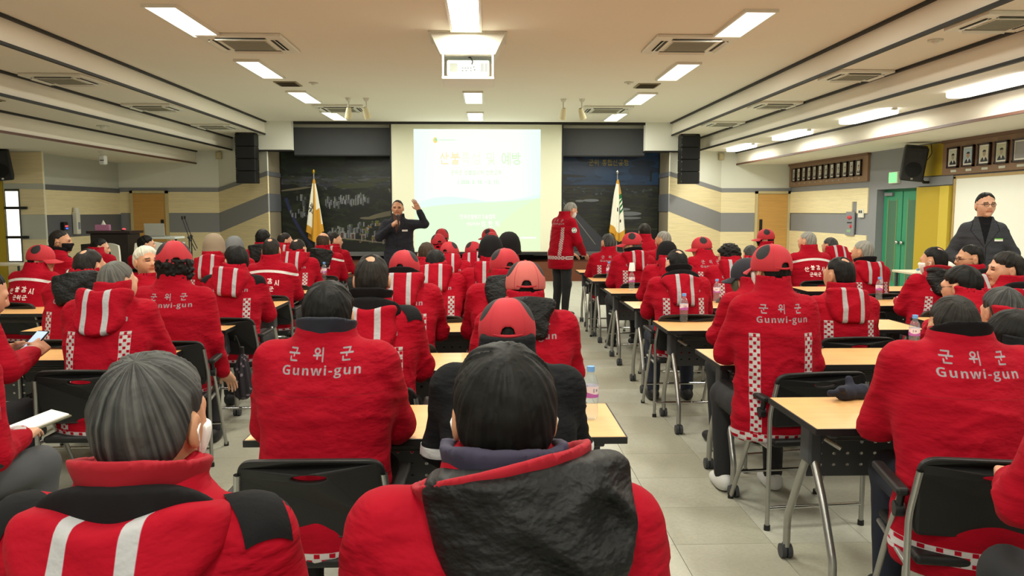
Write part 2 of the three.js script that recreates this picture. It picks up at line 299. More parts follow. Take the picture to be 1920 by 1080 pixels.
// ---------- ceiling fittings ----------
function ceilingLamp(x, z, label, group) {
  const t = thing('ceiling_light', label, 'ceiling light', x, CY[0], z, 0, group);
  const w = .28, l = 1.26;
  mesh('frame', join([box(-w / 2 - .025, -w / 2, -.03, 0, -l / 2 - .025, l / 2 + .025), box(w / 2, w / 2 + .025, -.03, 0, -l / 2 - .025, l / 2 + .025), box(-w / 2, w / 2, -.03, 0, -l / 2 - .025, -l / 2), box(-w / 2, w / 2, -.03, 0, l / 2, l / 2 + .025)]), M.whitePlastic, t);
  mesh('diffuser', box(-w / 2, w / 2, -.022, -.004, -l / 2, l / 2), S(0xffffff, .5, 0, { emissive: new THREE.Color(1, .985, .93), emissiveIntensity: 2.2 }), t);
  const L = new THREE.RectAreaLight(LAMP_COLOR, LAMP_POWER, w, l); L.position.set(0, -.034, 0); L.rotation.x = -Math.PI / 2; t.add(L);
}
const ORD = ['first', 'second', 'third', 'fourth', 'fifth', 'sixth', 'seventh', 'eighth'];
[[-3.01, 'left'], [2.62, 'right']].forEach(([x, s]) => {
  [8.26, 10.94, 13.55, 16.15].forEach((z, i) => ceilingLamp(x, -z, 'rectangular ceiling light, ' + ['nearest', 'second', 'third', 'farthest'][i] + ' of the ' + s + ' row in view', 'main ceiling lights'));
});
[[7.9, 'nearest of the middle row, cut by the top edge'], [13.5, 'in the middle row just beyond the projector'], [16.15, 'farthest of the middle row, above the screen']].forEach(([z, n]) => ceilingLamp(-.2, -z, 'rectangular ceiling light, ' + n, 'main ceiling lights'));
for (const x of [-3.01, -.2, 2.62]) for (const z of [5.55, 2.95, .3, -2.3]) ceilingLamp(x, -z, 'rectangular ceiling light of the rows above the rear seats', 'main ceiling lights');
[8.36, 11.1, 13.85, 16.6, 5.6, 2.9].forEach((z, i) => {
  const t = thing('oval_ceiling_light', i > 3 ? 'oval ceiling light further back on the right ceiling step' : 'long oval ceiling light on the right ceiling step, ' + ['nearest', 'second', 'third', 'farthest'][i] + ' in view', 'ceiling light', 5.36, CY[2], -z, 0, 'oval side lights');
  const sh = new THREE.Shape(); sh.absarc(0, .57, .12, 0, Math.PI); sh.absarc(0, -.57, .12, Math.PI, 2 * Math.PI);
  const g = new THREE.ExtrudeGeometry(sh, { depth: .05, bevelEnabled: true, bevelSize: .012, bevelThickness: .02, bevelSegments: 3, curveSegments: 16 }); g.rotateX(Math.PI / 2); T(g, 0, 0, 0);
  mesh('diffuser', g, S(0xffffff, .4, 0, { emissive: new THREE.Color(1, .985, .93), emissiveIntensity: 2.0 }), t);
  for (const z of [.74, -.74]) mesh('end_cap', rbox(.07, .03, .05, .008, 0, -.02, z), M.whitePlastic, t);
  const L = new THREE.RectAreaLight(LAMP_COLOR, SIDE_LAMP_POWER, .22, 1.3); L.position.set(0, -.078, 0); L.rotation.x = -Math.PI / 2; t.add(L);
});
function airCon(x, y, z, label, k = 1) {
  const t = thing('air_conditioner', label, 'air conditioner', x, y, z, 0, 'ceiling air conditioners'); t.scale.set(k, 1, k);
  mesh('panel', rbox(.92, .035, .92, .012, 0, -.0175, 0), M.whitePlastic, t);
  const gr = mesh('grille', rbox(.50, .012, .50, .006, 0, -.036, 0), M.offWhite, t);
  mesh('grille_slats', join([...Array(11)].map((_, i) => box(-.235, .235, -.049, -.042, -.23 + i * .046 - .006, -.23 + i * .046 + .006))), S(0x9b9a8c, .6), gr);
  for (let k = 0; k < 4; k++) {
    const s = mesh('outlet', box(-.27, .27, -.038, -.034, .30, .375), S(0x2e2c22, .8), t); s.rotation.y = k * Math.PI / 2;
    const f = mesh('louvre', rbox(.55, .006, .05, .002, 0, 0, 0), M.whitePlastic, s); f.position.set(0, -.044, .35); f.rotation.x = .6;
  }
}
airCon(-2.66, CY[0], -9.25, 'square ceiling air conditioner between the nearest left ceiling lights');
airCon(2.32, CY[0], -9.15, 'square ceiling air conditioner between the nearest right ceiling lights');
airCon(-2.66, CY[0], -15.0, 'far square ceiling air conditioner near the left spotlights');
airCon(2.25, CY[0], -15.0, 'far square ceiling air conditioner near the right spotlights');
[10.1, 12.75, 15.6].forEach((z, i) => airCon(-5.17, CY[1], -z, 'air conditioner set in the left ceiling step, ' + ['nearest', 'middle', 'farthest'][i] + ' of three', .8));
[6.8, 9.5, 12.15, 14.8].forEach((z, i) => airCon(4.42, CY[1], -z, 'air conditioner set in the right ceiling step, ' + ['nearest', 'second', 'third', 'farthest'][i] + ' of four', .7));
function vent(x, y, z, w, d, label) {
  const t = thing('ceiling_vent', label, 'vent', x, y, z, 0, 'ceiling vents');
  mesh('frame', rbox(w, .012, d, .004, 0, -.006, 0), S(0x8d8263, .6), t);
  mesh('slat', join([...Array(6)].map((_, i) => box(-w / 2 + .03, w / 2 - .03, -.02, -.012, -d / 2 + .04 + i * (d - .08) / 5 - .008, -d / 2 + .04 + i * (d - .08) / 5 + .008))), S(0x4a4230, .7), t);
}
vent(-2.96, CY[0], -12.2, .34, .42, 'dark square vent between left ceiling lights');
vent(2.46, CY[0], -12.2, .34, .42, 'dark square vent between right ceiling lights');
vent(-6.1, CY[2], -9.9, .4, .4, 'small dark vent in the second left ceiling step');
function plate(x, y, z, r, label) { const t = thing('ceiling_detector', label, 'detector', x, y, z); mesh('base', cyl(r, r, .012, 0, -.006, 0), M.offWhite, t); mesh('sensor', T(new THREE.SphereGeometry(r * .5, 14, 8, 0, 7, Math.PI / 2, Math.PI / 2), 0, -.012, 0), M.whitePlastic, t); }
plate(-2.56, CY[0], -12.1, .07, 'small round detector on the left of the main ceiling');
plate(2.13, CY[0], -11.9, .07, 'small round detector on the right of the main ceiling');
plate(-6.1, CY[2], -13, .10, 'round detector on the second left ceiling step');
plate(4.3, CY[1], -7.6, .07, 'small round detector on the first right ceiling step');
[[-2.32, 'outer left'], [-2.02, 'inner left'], [1.33, 'inner right'], [1.65, 'outer right']].forEach(([x, n], i) => {
  const t = thing('spotlight', 'small cream ' + n + ' spotlight hanging before the screen', 'spotlight', x, CY[0], -13.7, 0, 'stage spotlights');
  mesh('mount', cyl(.055, .035, .05, 0, -.025, 0, 16), M.whitePlastic, t); mesh('stem', cyl(.012, .012, .16, 0, -.12, 0, 10), M.offWhite, t);
  const pts = [[.028, .10], [.04, .08], [.05, .02], [.06, -.05], [.062, -.09], [.05, -.095], [0, -.08]].map(p => new THREE.Vector2(...p));
  const h = mesh('lamp_head', new THREE.LatheGeometry(pts, 20), S(0xd8cfa8, .5), t); h.position.set(0, -.25, 0); h.rotation.set(.35, 0, i % 2 ? .3 : -.12);
});
// projector in its ceiling hood
{
  const t = thing('projector_mount', 'white tapered ceiling hood with an open cage around a projector', 'projector mount', -.185, 0, -8.62);
  const sh = new THREE.Shape([[-.40, 3.45], [.40, 3.45], [.385, 3.40], [.29, 3.21], [-.29, 3.21], [-.385, 3.40]].map(p => new THREE.Vector2(...p)));
  const g = new THREE.ExtrudeGeometry(sh, { depth: .58, bevelEnabled: false }); T(g, 0, 0, -.58);
  mesh('hood', g, M.whitePlastic, t); mesh('hood_lip', box(-.42, .42, 3.435, 3.452, -.6, .02), M.offWhite, t);
  for (const x of [-.265, .265]) for (const z of [-.01, -.57]) mesh('cage_post', rbox(.022, .25, .022, .004, x, 3.09, z), M.whitePlastic, t);
  mesh('tray', rbox(.56, .03, .58, .006, 0, 2.965, -.29), M.whitePlastic, t);
  for (const x of [-.272, .272]) mesh('side_panel', rbox(.008, .2, .46, .002, x, 3.1, -.29), M.offWhite, t);
  const p = thing('projector', 'white projector seen from behind inside the ceiling cage', 'projector', -.185, 2.98, -8.72);
  mesh('body', rbox(.46, .165, .36, .02, 0, .0825 + .02, -.16), S(0xeeeee2, .4), p);
  mesh('feet', join([cyl(.02, .02, .022, -.17, .011, -.05, 12), cyl(.02, .02, .022, .17, .011, -.05, 12), cyl(.02, .02, .022, 0, .011, -.28, 12)]), M.blackSoft, p);
  mesh('fan_grille', rbox(.085, .085, .006, .02, -.155, .105, .022), S(0x777a70, .6), p);
  mesh('exhaust_grille', join([...Array(7)].map((_, i) => box(.118 + i * .013, .126 + i * .013, .06, .15, .02, .025))), S(0x666a62, .6), p);
  mesh('connectors', join([[-.06, .1], [-.03, .1], [0, .1], [.03, .1], [.06, .11], [-.06, .07], [-.02, .07], [.03, .07], [.07, .08]].map(([x, y]) => box(x - .011, x + .011, y - .006, y + .006, .02, .024))), S(0x4d5048, .5), p);
  mesh('cable', tube([[.04, .14, .03], [.05, .16, .06], [.03, .21, .0], [.0, .235, -.1]], .007, 6, 16), M.black, p);
}
// ---------- stage ----------
function mural(w, h, draw) { return canvasTex(w, h, draw); }
{
  const L = canvasTex(1024, 768, (g, w, h) => {
    g.fillStyle = '#11160f'; g.fillRect(0, 0, w, h);
    let s = 5; const R = () => { s = (s * 16807) % 2147483647; return s / 2147483647; };
    for (let i = 0; i < 900; i++) { const x = R() * w, y = R() * h * .34; g.fillStyle = ['#0d1710', '#16251a', '#0a0f0c', '#1a2a1b', '#121a1c'][i % 5]; g.beginPath(); g.ellipse(x, y, 30 + R() * 60, 8 + R() * 18, (R() - .5) * .8, 0, 7); g.fill(); }
    for (let i = 0; i < 500; i++) { const x = R() * w, y = h * (.33 + R() * .12); g.fillStyle = ['#2b2d38', '#383a44', '#22281f', '#30342c', '#484a4f'][i % 5]; g.beginPath(); g.ellipse(x, y, 12 + R() * 50, 3 + R() * 7, (R() - .5) * .3, 0, 7); g.fill(); }
    for (let i = 0; i < 700; i++) { const x = R() * w, y = h * (.42 + R() * .58); g.fillStyle = ['#141b12', '#1c2416', '#0f140f', '#232a1c', '#12161a'][i % 5]; g.beginPath(); g.ellipse(x, y, 15 + R() * 50, 5 + R() * 16, (R() - .5) * .8, 0, 7); g.fill(); }
    g.fillStyle = '#35381f'; g.beginPath(); g.ellipse(.52 * w, .41 * h, 150, 18, -.05, 0, 7); g.fill(); g.beginPath(); g.ellipse(.68 * w, .36 * h, 90, 14, -.1, 0, 7); g.fill();
    for (const [x, y, a, b, r] of [[.74, .66, 150, 17, -.2], [.86, .62, 90, 12, -.15], [.95, .5, 80, 15, -.1], [.78, .48, 50, 12, .8], [.6, .7, 60, 9, 0], [.1, .44, 120, 7, -.12]]) { g.fillStyle = '#6b6552'; g.beginPath(); g.ellipse(x * w, y * h, a, b, r, 0, 7); g.fill(); }
    g.strokeStyle = '#2a2f55'; g.lineWidth = 22; g.beginPath(); g.moveTo(.03 * w, .52 * h); g.quadraticCurveTo(.08 * w, .75 * h, .2 * w, .95 * h); g.stroke();
    for (let i = 0; i < 170; i++) {   // pale blocks of flats
      const band = R(); let x, y; if (band < .3) { x = .3 + R() * .3; y = .5 + (x - .3) * -.12 + R() * .07; } else if (band < .45) { x = .05 + R() * .2; y = .48 + R() * .2; } else { x = .3 + R() * .68; y = .68 + (.98 - x) * .12 + R() * .1; }
      const bw = 9 + R() * 12, bh = 18 + R() * 28; g.fillStyle = ['#6d6f76', '#85878c', '#595c63', '#7b7f74'][i % 4]; g.fillRect(x * w, y * h, bw, bh); g.fillStyle = '#3f424a'; g.fillRect(x * w + bw * .6, y * h + 2, bw * .4, bh);
    }
    for (let i = 0; i < 7; i++) { const x = (.4 + i * .075) * w, y = (.82 + i * .012) * h; g.fillStyle = '#8a8a88'; g.fillRect(x, y, 34, 50); g.fillStyle = '#4c3a36'; g.fillRect(x + 7, y + 8, 20, 42); }
    for (let i = 0; i < 60; i++) { g.fillStyle = ['#5c6b2a', '#77602a', '#33441f'][i % 3]; g.beginPath(); g.ellipse((.45 + R() * .5) * w, (.72 + R() * .2) * h, 6 + R() * 12, 3 + R() * 5, 0, 0, 7); g.fill(); }
    g.strokeStyle = '#7c7466'; g.lineWidth = 7; g.beginPath(); g.moveTo(.25 * w, .86 * h); g.quadraticCurveTo(.6 * w, .9 * h, w, .97 * h); g.stroke();
  });
  const Rm = canvasTex(1024, 768, (g, w, h) => {
    g.fillStyle = '#15304f'; g.fillRect(0, 0, w, h * .45);
    let s = 9; const R = () => { s = (s * 16807) % 2147483647; return s / 2147483647; };
    for (let i = 0; i < 160; i++) { g.fillStyle = ['#143050', '#183659', '#11263f', '#1b3a5c'][i % 4]; g.beginPath(); g.ellipse(R() * w, R() * h * .42, 40 + R() * 90, 10 + R() * 26, 0, 0, 7); g.fill(); }
    g.fillStyle = '#16191c'; g.fillRect(0, h * .4, w, h * .6);
    for (let i = 0; i < 900; i++) { const y = .42 + R() * .58; g.fillStyle = ['#1c2219', '#262a1c', '#151a16', '#2c2c20', '#191d22'][i % 5]; g.beginPath(); g.ellipse(R() * w, y * h, 20 + R() * 60, 2 + R() * 7, 0, 0, 7); g.fill(); }
    for (let i = 0; i < 60; i++) { g.fillStyle = ['#22303c', '#3c454c', '#1a2026'][i % 3]; g.fillRect(R() * w, (.42 + R() * .06) * h, 8 + R() * 25, 5 + R() * 10); }
    g.fillStyle = '#3a3d46'; g.beginPath(); g.moveTo(.165 * w, .5 * h); g.lineTo(.215 * w, .5 * h); g.lineTo(.66 * w, h); g.lineTo(-.1 * w, h); g.fill();
    for (let i = 0; i < 200; i++) { const t = R(); g.fillStyle = ['#3f434c', '#353841', '#444852'][i % 3]; g.fillRect((.17 + (R() - .35) * t * .55) * w, (.52 + t * .46) * h, 6 + R() * 12, 1 + R() * 3); }
    g.strokeStyle = '#8c8c84'; g.lineWidth = 5; g.beginPath(); g.moveTo(.24 * w, .56 * h); g.lineTo(.5 * w, .94 * h); g.stroke();
    g.fillStyle = '#0c1014'; g.beginPath(); g.ellipse(.175 * w, .24 * h, 22, 62, 0, 0, 7); g.fill(); g.beginPath(); g.ellipse(.175 * w, .315 * h, 250, 10, .03, 0, 7); g.fill(); g.fillRect(.17 * w, .32 * h, 12, 50);
    for (const x of [.1, .25]) { g.beginPath(); g.ellipse(x * w, .34 * h, 16, 14, 0, 0, 7); g.fill(); }
    for (const [x, y, a, b] of [[.37, .545, 36, 8], [.46, .54, 66, 10], [.7, .62, 80, 10], [.76, .66, 110, 15], [.74, .7, 130, 9]]) { g.fillStyle = '#70757a'; g.beginPath(); g.ellipse(x * w, y * h, a, b, 0, 0, 7); g.fill(); }
    g.fillStyle = '#12181c'; g.fillRect(.93 * w, .28 * h, 16, 70); g.fillRect(.925 * w, .27 * h, 26, 18);
    hangul(g, '군위 통합신공항', .44 * w, .175 * h, 40, 5, '#8d7a2e', .12);
    g.strokeStyle = '#5b6047'; g.lineWidth = 3; g.beginPath(); g.moveTo(.6 * w, .8 * h); g.lineTo(w, .8 * h); g.stroke();
  });
  const mk = (x0, x1, tex, label) => {
    const t = thing('mural', label, 'mural', 0, 0, 0);
    const p = new THREE.PlaneGeometry(x1 - x0, 2.55); T(p, (x0 + x1) / 2, 1.89, -18.302);
    mesh('mural_board', box(x0, x1, .615, 3.17, -18.35, -18.305), M.black, t);
    mesh('mural_print', p, S(0xffffff, .35, 0, { map: tex }), t);
    mesh('mural_ledge', rbox(x1 - x0, .1, .12, .01, (x0 + x1) / 2, .56, -18.28), S(0x6a6c6c, .6), t);
  };
  mk(-4.66, -1.4, L, 'dark aerial view mural of a town left of the screen');
  mk(1.1, 4.0, Rm, 'dark airport mural with a plane and runway right of the screen');
  for (const [x0, x1, side] of [[-4.22, -2.09, 'left'], [1.71, 3.56, 'right']]) {
    const t = thing('roller_blind', 'dark grey blind half lowered over the ' + side + ' mural', 'blind', 0, 0, 0);
    mesh('blind_fabric', box(x0, x1, 2.77, 3.44, -17.80, -17.79), M.blind, t); mesh('bottom_bar', rbox(x1 - x0, .03, .025, .006, (x0 + x1) / 2, 2.765, -17.795), M.blackSoft, t);
    mesh('roller_case', rbox(x1 - x0 + .04, .07, .09, .01, (x0 + x1) / 2, 3.41, -17.8), S(0x9a9a90, .5), t);
  }
  const slide = canvasTex(1024, 768, (g, w, h) => {
    const grad = g.createLinearGradient(0, 0, w, 0); grad.addColorStop(0, '#eefcff'); grad.addColorStop(.3, '#ffffff'); grad.addColorStop(.75, '#ffffff'); grad.addColorStop(1, '#eaf9ff');
    g.fillStyle = grad; g.fillRect(0, 0, w, h);
    g.fillStyle = '#e4f6fb'; g.beginPath(); g.moveTo(0, .62 * h); g.bezierCurveTo(.25 * w, .48 * h, .5 * w, .6 * h, .62 * w, .59 * h); g.bezierCurveTo(.8 * w, .58 * h, .9 * w, .56 * h, w, .53 * h); g.lineTo(w, h); g.lineTo(0, h); g.fill();
    g.fillStyle = '#e2f8dc'; g.beginPath(); g.moveTo(0, .66 * h); g.bezierCurveTo(.3 * w, .58 * h, .7 * w, .62 * h, w, .56 * h); g.lineTo(w, h); g.lineTo(0, h); g.fill();
    g.fillStyle = '#e6f6d2'; g.beginPath(); g.moveTo(.5 * w, h); g.bezierCurveTo(.7 * w, .72 * h, .85 * w, .62 * h, w, .56 * h); g.lineTo(w, h); g.fill();
    g.fillStyle = '#f6d88a'; g.beginPath(); g.arc(.17 * w, .09 * h, 18, .3, 5.2); g.fill(); g.fillStyle = '#9fe0a4'; g.beginPath(); g.arc(.175 * w, .085 * h, 9, 0, 7); g.fill(); g.fillStyle = '#dff0e4'; g.fillRect(.2 * w, .083 * h, 130, 7);
    let x = hangul(g, '산불', .205 * w, .19 * h, 74, 6, '#f7dcb0', .16); x = hangul(g, '특성', x, .19 * h, 74, 5, '#eef3e0', .16); x = hangul(g, ' 및 ', x, .19 * h, 74, 5, '#e3f3da', .16); hangul(g, '예방', x, .19 * h, 74, 6, '#cdeec4', .16);
    hangul(g, '군위군 산불감시원 전문교육', .29 * w, .335 * h, 28, 3, '#d6f2d3', .16); hangul(g, '( 2026. 2. 10. ~ 2. 11)', .345 * w, .41 * h, 32, 3, '#cdf0d6', .1);
    hangul(g, '한국산불방지기술협회', .36 * w, .70 * h, 26, 4, '#ffffff', .12); hangul(g, '산림교육강사', .41 * w, .765 * h, 17, 3, '#ffffff', .1); hangul(g, '이 한 직', .53 * w, .755 * h, 36, 5, '#ffffff', .12);
    g.fillStyle = '#ffffff'; g.fillRect(.84 * w, .885 * h, 130, 11);
  });
  const t = thing('projection_screen', 'large white projection screen showing a pale slide', 'screen', 0, 0, 0);
  mesh('screen_fabric', box(-2.06, 1.68, .64, 3.45, -17.56, -17.55), M.screenWhite, t);
  for (const [a, b, c, d] of [[-2.09, -2.06, .6, 3.45], [1.68, 1.71, .6, 3.45], [-2.09, 1.71, .575, .64]]) mesh('screen_border', box(a, b, c, d, -17.57, -17.54), M.black, t);
  const img = new THREE.PlaneGeometry(2.78, 2.66); T(img, -.18, 1.995, -17.548);
  mesh('slide_image', img, S(0x222222, .9, 0, { emissive: new THREE.Color(.93, 1, .86), emissiveMap: slide, emissiveIntensity: .85 }), t);
  const L2 = new THREE.RectAreaLight(new THREE.Color(.9, 1, .82), SCREEN_POWER, 2.78, 2.66); L2.position.set(-.18, 1.995, -17.53); L2.rotation.y = Math.PI; t.add(L2);
}
// flags
function flag(name, x, label, kind) {
  const t = thing(name, label, 'flag', x, .42, -17.75);
  mesh('pole', cyl(.014, .014, 1.95, 0, .975, 0, 12), M.steel, t); mesh('finial', T(new THREE.SphereGeometry(.035, 14, 10).scale(1, 1.6, 1), 0, 1.99, 0), kind ? M.chrome : S(0xb9963a, .3, .8), t);
  mesh('base', cyl(.16, .19, .05, 0, .025, 0, 24), M.blackGloss, t);
  const tex = canvasTex(256, 256, (g, w, h) => {
    g.fillStyle = '#e9e6d6'; g.fillRect(0, 0, w, h); g.fillStyle = '#c9922a'; g.fillRect(0, h * .86, w, h * .14); g.fillRect(0, 0, w, 20);
    if (kind) { g.fillRect(0, 0, 30, h); g.fillRect(150, 0, 26, h * .28); g.fillStyle = '#1c6b3a'; for (let i = 0; i < 3; i++) { g.save(); g.translate(166, 96 + i * 20); g.rotate(-.5); g.fillRect(-26, -6, 52, 9); g.restore(); } g.beginPath(); g.arc(166, 84, 20, Math.PI, 2 * Math.PI); g.fill(); g.fillStyle = '#22406e'; g.fillRect(146, 118, 12, 18); g.fillStyle = '#2b2b2b'; g.fillRect(120, 118, 10, 16); g.fillRect(150, 168, 8, 12); }
    else { g.fillRect(118, 0, 34, h); g.fillRect(128, h * .5, 60, h * .4); g.fillStyle = '#222'; g.font = 'bold 26px serif'; g.save(); g.translate(86, 150); g.rotate(-1.2); hangul(g, '군위', 0, 0, 22, 4, '#222'); g.restore(); }
  });
  const nu = 96, nv = 28, pos = [], uv = [], idx = [];
  for (let j = 0; j <= nv; j++) for (let i = 0; i <= nu; i++) {
    const v = j / nv, u = i / nu, a = u * Math.PI * 2, env = .02 + .15 * Math.pow(v, .8), k = 1 + .28 * Math.sin(a * 6 + v * 2.2) * sstep(0, .3, v);
    pos.push(Math.sin(a) * env * k * .95 + (kind ? .01 : .0), 1.83 - v * (1.28 + .12 * Math.sin(a * 2 + 1)), -Math.cos(a) * env * k * .6 * -1); uv.push(u + .5, 1 - v);
  }
  for (let j = 0; j < nv; j++) for (let i = 0; i < nu; i++) { const a = j * (nu + 1) + i, b = a + nu + 1; idx.push(a, b, a + 1, a + 1, b, b + 1); }
  const g = new THREE.BufferGeometry(); g.setAttribute('position', new THREE.Float32BufferAttribute(pos, 3)); g.setAttribute('uv', new THREE.Float32BufferAttribute(uv, 2)); g.setIndex(idx); g.computeVertexNormals(); g.rotateY(Math.PI);
  for (let i = 0; i < 0; i++);
  const cl = mesh('cloth', g, S(0xffffff, .8, 0, { map: tex, side: THREE.DoubleSide }), t); cl.rotation.y = Math.PI;
}
flag('standing_flag', -3.80, 'draped white and gold flag on a pole left of the screen', 0);
flag('standing_flag', 2.95, 'draped white flag with green emblem right of the screen', 1);
// hanging loudspeaker columns
for (const [x, side] of [[-5.02, 'left'], [4.36, 'right']]) {
  const t = thing('column_loudspeaker', 'tall black loudspeaker column hanging ' + side + ' of the stage', 'loudspeaker', x, 2.12, -17.0);
  for (let k = 0; k < 4; k++) { const e = mesh('cabinet', rbox(.41, .252, .30, .012, 0, .13 + k * .257, 0), M.plastic, t); mesh('grille', rbox(.36, .225, .012, .004, 0, .13 + k * .257, .152), S(0x101113, .8), e); for (const dy of [.05, .21]) mesh('bolt', rbox(.012, .012, .01, .003, -.19, k * .257 + dy, .154), M.steel, e); }
  for (const k of [-1, 1]) mesh('hanger', box(k * .185 - .015, k * .185 + .015, 1.03, 1.06, -.1, .1), M.black, t);
}
function wallSpeaker(x, y, z, ry, rx, label, side) {
  const t = thing('wall_loudspeaker', label, 'loudspeaker', x, y, z);
  const b = mesh('cabinet', rbox(.34, .54, .3, .035, 0, 0, 0), M.plastic, t); b.rotation.set(rx, ry, side * -.12, 'YXZ');
  mesh('woofer', cyl(.12, .12, .01, 0, 0, 0, 28).rotateX(Math.PI / 2).translate(0, -.08, .15), S(0x0b0b0c, .9), b); mesh('horn', rbox(.2, .13, .01, .02, 0, .15, .15), S(0x101012, .5), b);
  mesh('badge', rbox(.035, .03, .004, .004, 0, -.225, .152), M.chrome, b);
  mesh('bracket', poly([[side * .05, -.1, -.05], [side * .2, -.3, -.05], [side * .34, -.3, -.05]], .022), M.black, t);
}
wallSpeaker(-8.52, 2.36, -14.3, .5, .25, 'black loudspeaker on a wall bracket at the left pier', -1);
wallSpeaker(6.78, 2.30, -12.42, -.45, .2, 'black loudspeaker on a wall bracket above the green door', 1);
mesh('speaker_cable', tube([[7.06, 2.6, -12.45], [7.05, 2.45, -12.4], [7.0, 2.3, -12.5], [6.95, 2.2, -12.6]], .007, 6, 20), M.black, scene).userData = { label: 'thin black cable hanging behind the right wall loudspeaker', category: 'cable' };
{
  const t = thing('exit_sign', 'small glowing green exit sign above the green door', 'exit sign', 7.07, 2.12, -13.55);
  mesh('housing', rbox(.06, .2, .30, .01), M.whitePlastic, t); mesh('lit_face', box(-.034, -.03, -.085, .085, -.13, .13), S(0x49d36a, .4, 0, { emissive: new THREE.Color(.25, .95, .3), emissiveIntensity: .9 }), t);
}
{
  const t = thing('fire_alarm_box', 'wall mounted fire alarm panel with red lamps beside the wood panels', 'alarm box', 7.058, 1.30, -15.12);
  mesh('plate', rbox(.03, .46, .34, .006), M.greyWall, t); mesh('red_lamp', T(new THREE.SphereGeometry(.06, 16, 10).scale(.5, .6, 1.5), -.02, .12, 0), S(0xd23345, .3), t); mesh('push_button', T(new THREE.SphereGeometry(.035, 14, 10).scale(.6, 1, 1), -.02, -.05, .06), S(0xd23345, .3), t); mesh('slot', rbox(.01, .02, .2, .003, -.016, .02, 0), M.blackSoft, t); mesh('label_plate', rbox(.008, .05, .16, .003, -.016, -.14, -.02), S(0x8db38b, .5), t);
  const s = thing('wall_switch', 'white double switch plate on the right wall', 'switch', 7.072, 1.50, -14.72);
  mesh('plate', rbox(.03, .16, .2, .008), M.whitePlastic, s); for (const z of [-.04, .04]) mesh('rocker', rbox(.012, .05, .045, .004, -.018, .03, z), M.darkGrey, s);
}
// portrait boards
const portraits = [];
for (let k = 0; k < 8; k++) portraits.push(canvasTex(96, 128, (g, w, h) => {
  const bg = ['#c9c8b8', '#aebfcc', '#d3cdb6', '#b9b79a', '#8f8a88', '#c8ccd2', '#b4b4ae', '#cfcfc8'][k];
  g.fillStyle = '#efece0'; g.fillRect(0, 0, w, h); g.fillStyle = bg; g.fillRect(7, 8, w - 14, h - 20);
  if (k !== 4) { g.fillStyle = k === 5 ? '#e8e8ea' : '#23232b'; g.beginPath(); g.ellipse(w / 2, h * .92, 34, 34, 0, Math.PI, 2 * Math.PI); g.fill(); g.fillStyle = '#e9e4da'; g.beginPath(); g.moveTo(w / 2 - 9, h * .66); g.lineTo(w / 2 + 9, h * .66); g.lineTo(w / 2, h * .86); g.fill(); g.fillStyle = k % 3 === 1 ? '#b98d70' : '#a99a88'; g.beginPath(); g.ellipse(w / 2, h * .46, 15, 20, 0, 0, 7); g.fill(); g.fillStyle = '#22201f'; g.beginPath(); g.ellipse(w / 2, h * .36, 16, 12, 0, Math.PI * .95, Math.PI * 2.05); g.fill(); }
  g.fillStyle = '#efece0'; g.fillRect(0, h - 12, w, 12);
}));
function portrait(y, z, w, h, k, label, group) {
  const t = thing('framed_portrait', label, 'portrait', XR - .066, y, z, -Math.PI / 2, group);
  for (const [a, b, c, d] of [[-w / 2, -w / 2 + .025, -h / 2, h / 2], [w / 2 - .025, w / 2, -h / 2, h / 2], [-w / 2, w / 2, h / 2 - .025, h / 2], [-w / 2, w / 2, -h / 2, -h / 2 + .025]]) mesh('frame', box(a, b, c, d, -.012, .02), M.frameDark, t);
  mesh('photo', T(new THREE.PlaneGeometry(w - .05, h - .05), 0, 0, .004), S(0xffffff, .3, 0, { map: portraits[k] }), t);
}
for (const [z0, z1, n, label] of [[-18.28, -14.5, 12, 'far'], [-12.1, -8.0, 11, 'near']]) {
  const b = thing('portrait_board', 'brown board holding a row of framed portraits, ' + (n === 12 ? 'beyond the green door' : 'above the whiteboard'), 'board', 0, 0, 0);
  mesh('board', muv(rbox(.05, .52, z1 - z0, .006, XR - .022, 2.352, (z0 + z1) / 2)), M.boardBrown, b); mesh('top_rail', rbox(.08, .045, z1 - z0 + .04, .006, XR - .03, 2.597, (z0 + z1) / 2), S(0x6e4d38, .5), b);
  for (let i = 0; i < n; i++) {
    const z = n === 12 ? -17.95 + i * .285 : -11.79 + i * .375;
    if (n === 12) portrait(2.355, z, .21, .30, [6, 7, 6, 0, 6, 7][i % 6], ORD[i] ? 'small framed portrait, ' + ORD[i] + ' from the left on the far board' : 'small framed portrait, ' + ['fourth', 'third', 'second', 'first'][i - 8] + ' from the green door on the far board', 'far portraits');
    else if (z < -9.2) portrait(2.345, z, .28, .31, i % 6, 'framed portrait, ' + ORD[i] + ' from the left above the whiteboard', 'near portraits');
    mesh('name_plate', rbox(.008, .035, n === 12 ? .08 : .14, .003, XR - .05, n === 12 ? 2.16 : 2.145, z), n === 12 ? S(0x9a8f80, .5) : M.offWhite, b);
  }
}
{
  const t = thing('whiteboard', 'large whiteboard in a thin wooden frame on the right wall', 'whiteboard', 0, 0, 0);
  mesh('board', box(XR - .03, XR - .001, .8, 2.03, -11.74, -8.0), S(0xf0efe4, .45), t);
  for (const [y0, y1, z0, z1] of [[.76, 2.06, -11.79, -11.74], [2.03, 2.07, -11.79, -8], [.76, .8, -11.79, -8]]) mesh('board_frame', box(XR - .04, XR - .001, y0, y1, z0, z1), S(0xb79a66, .5), t);
}
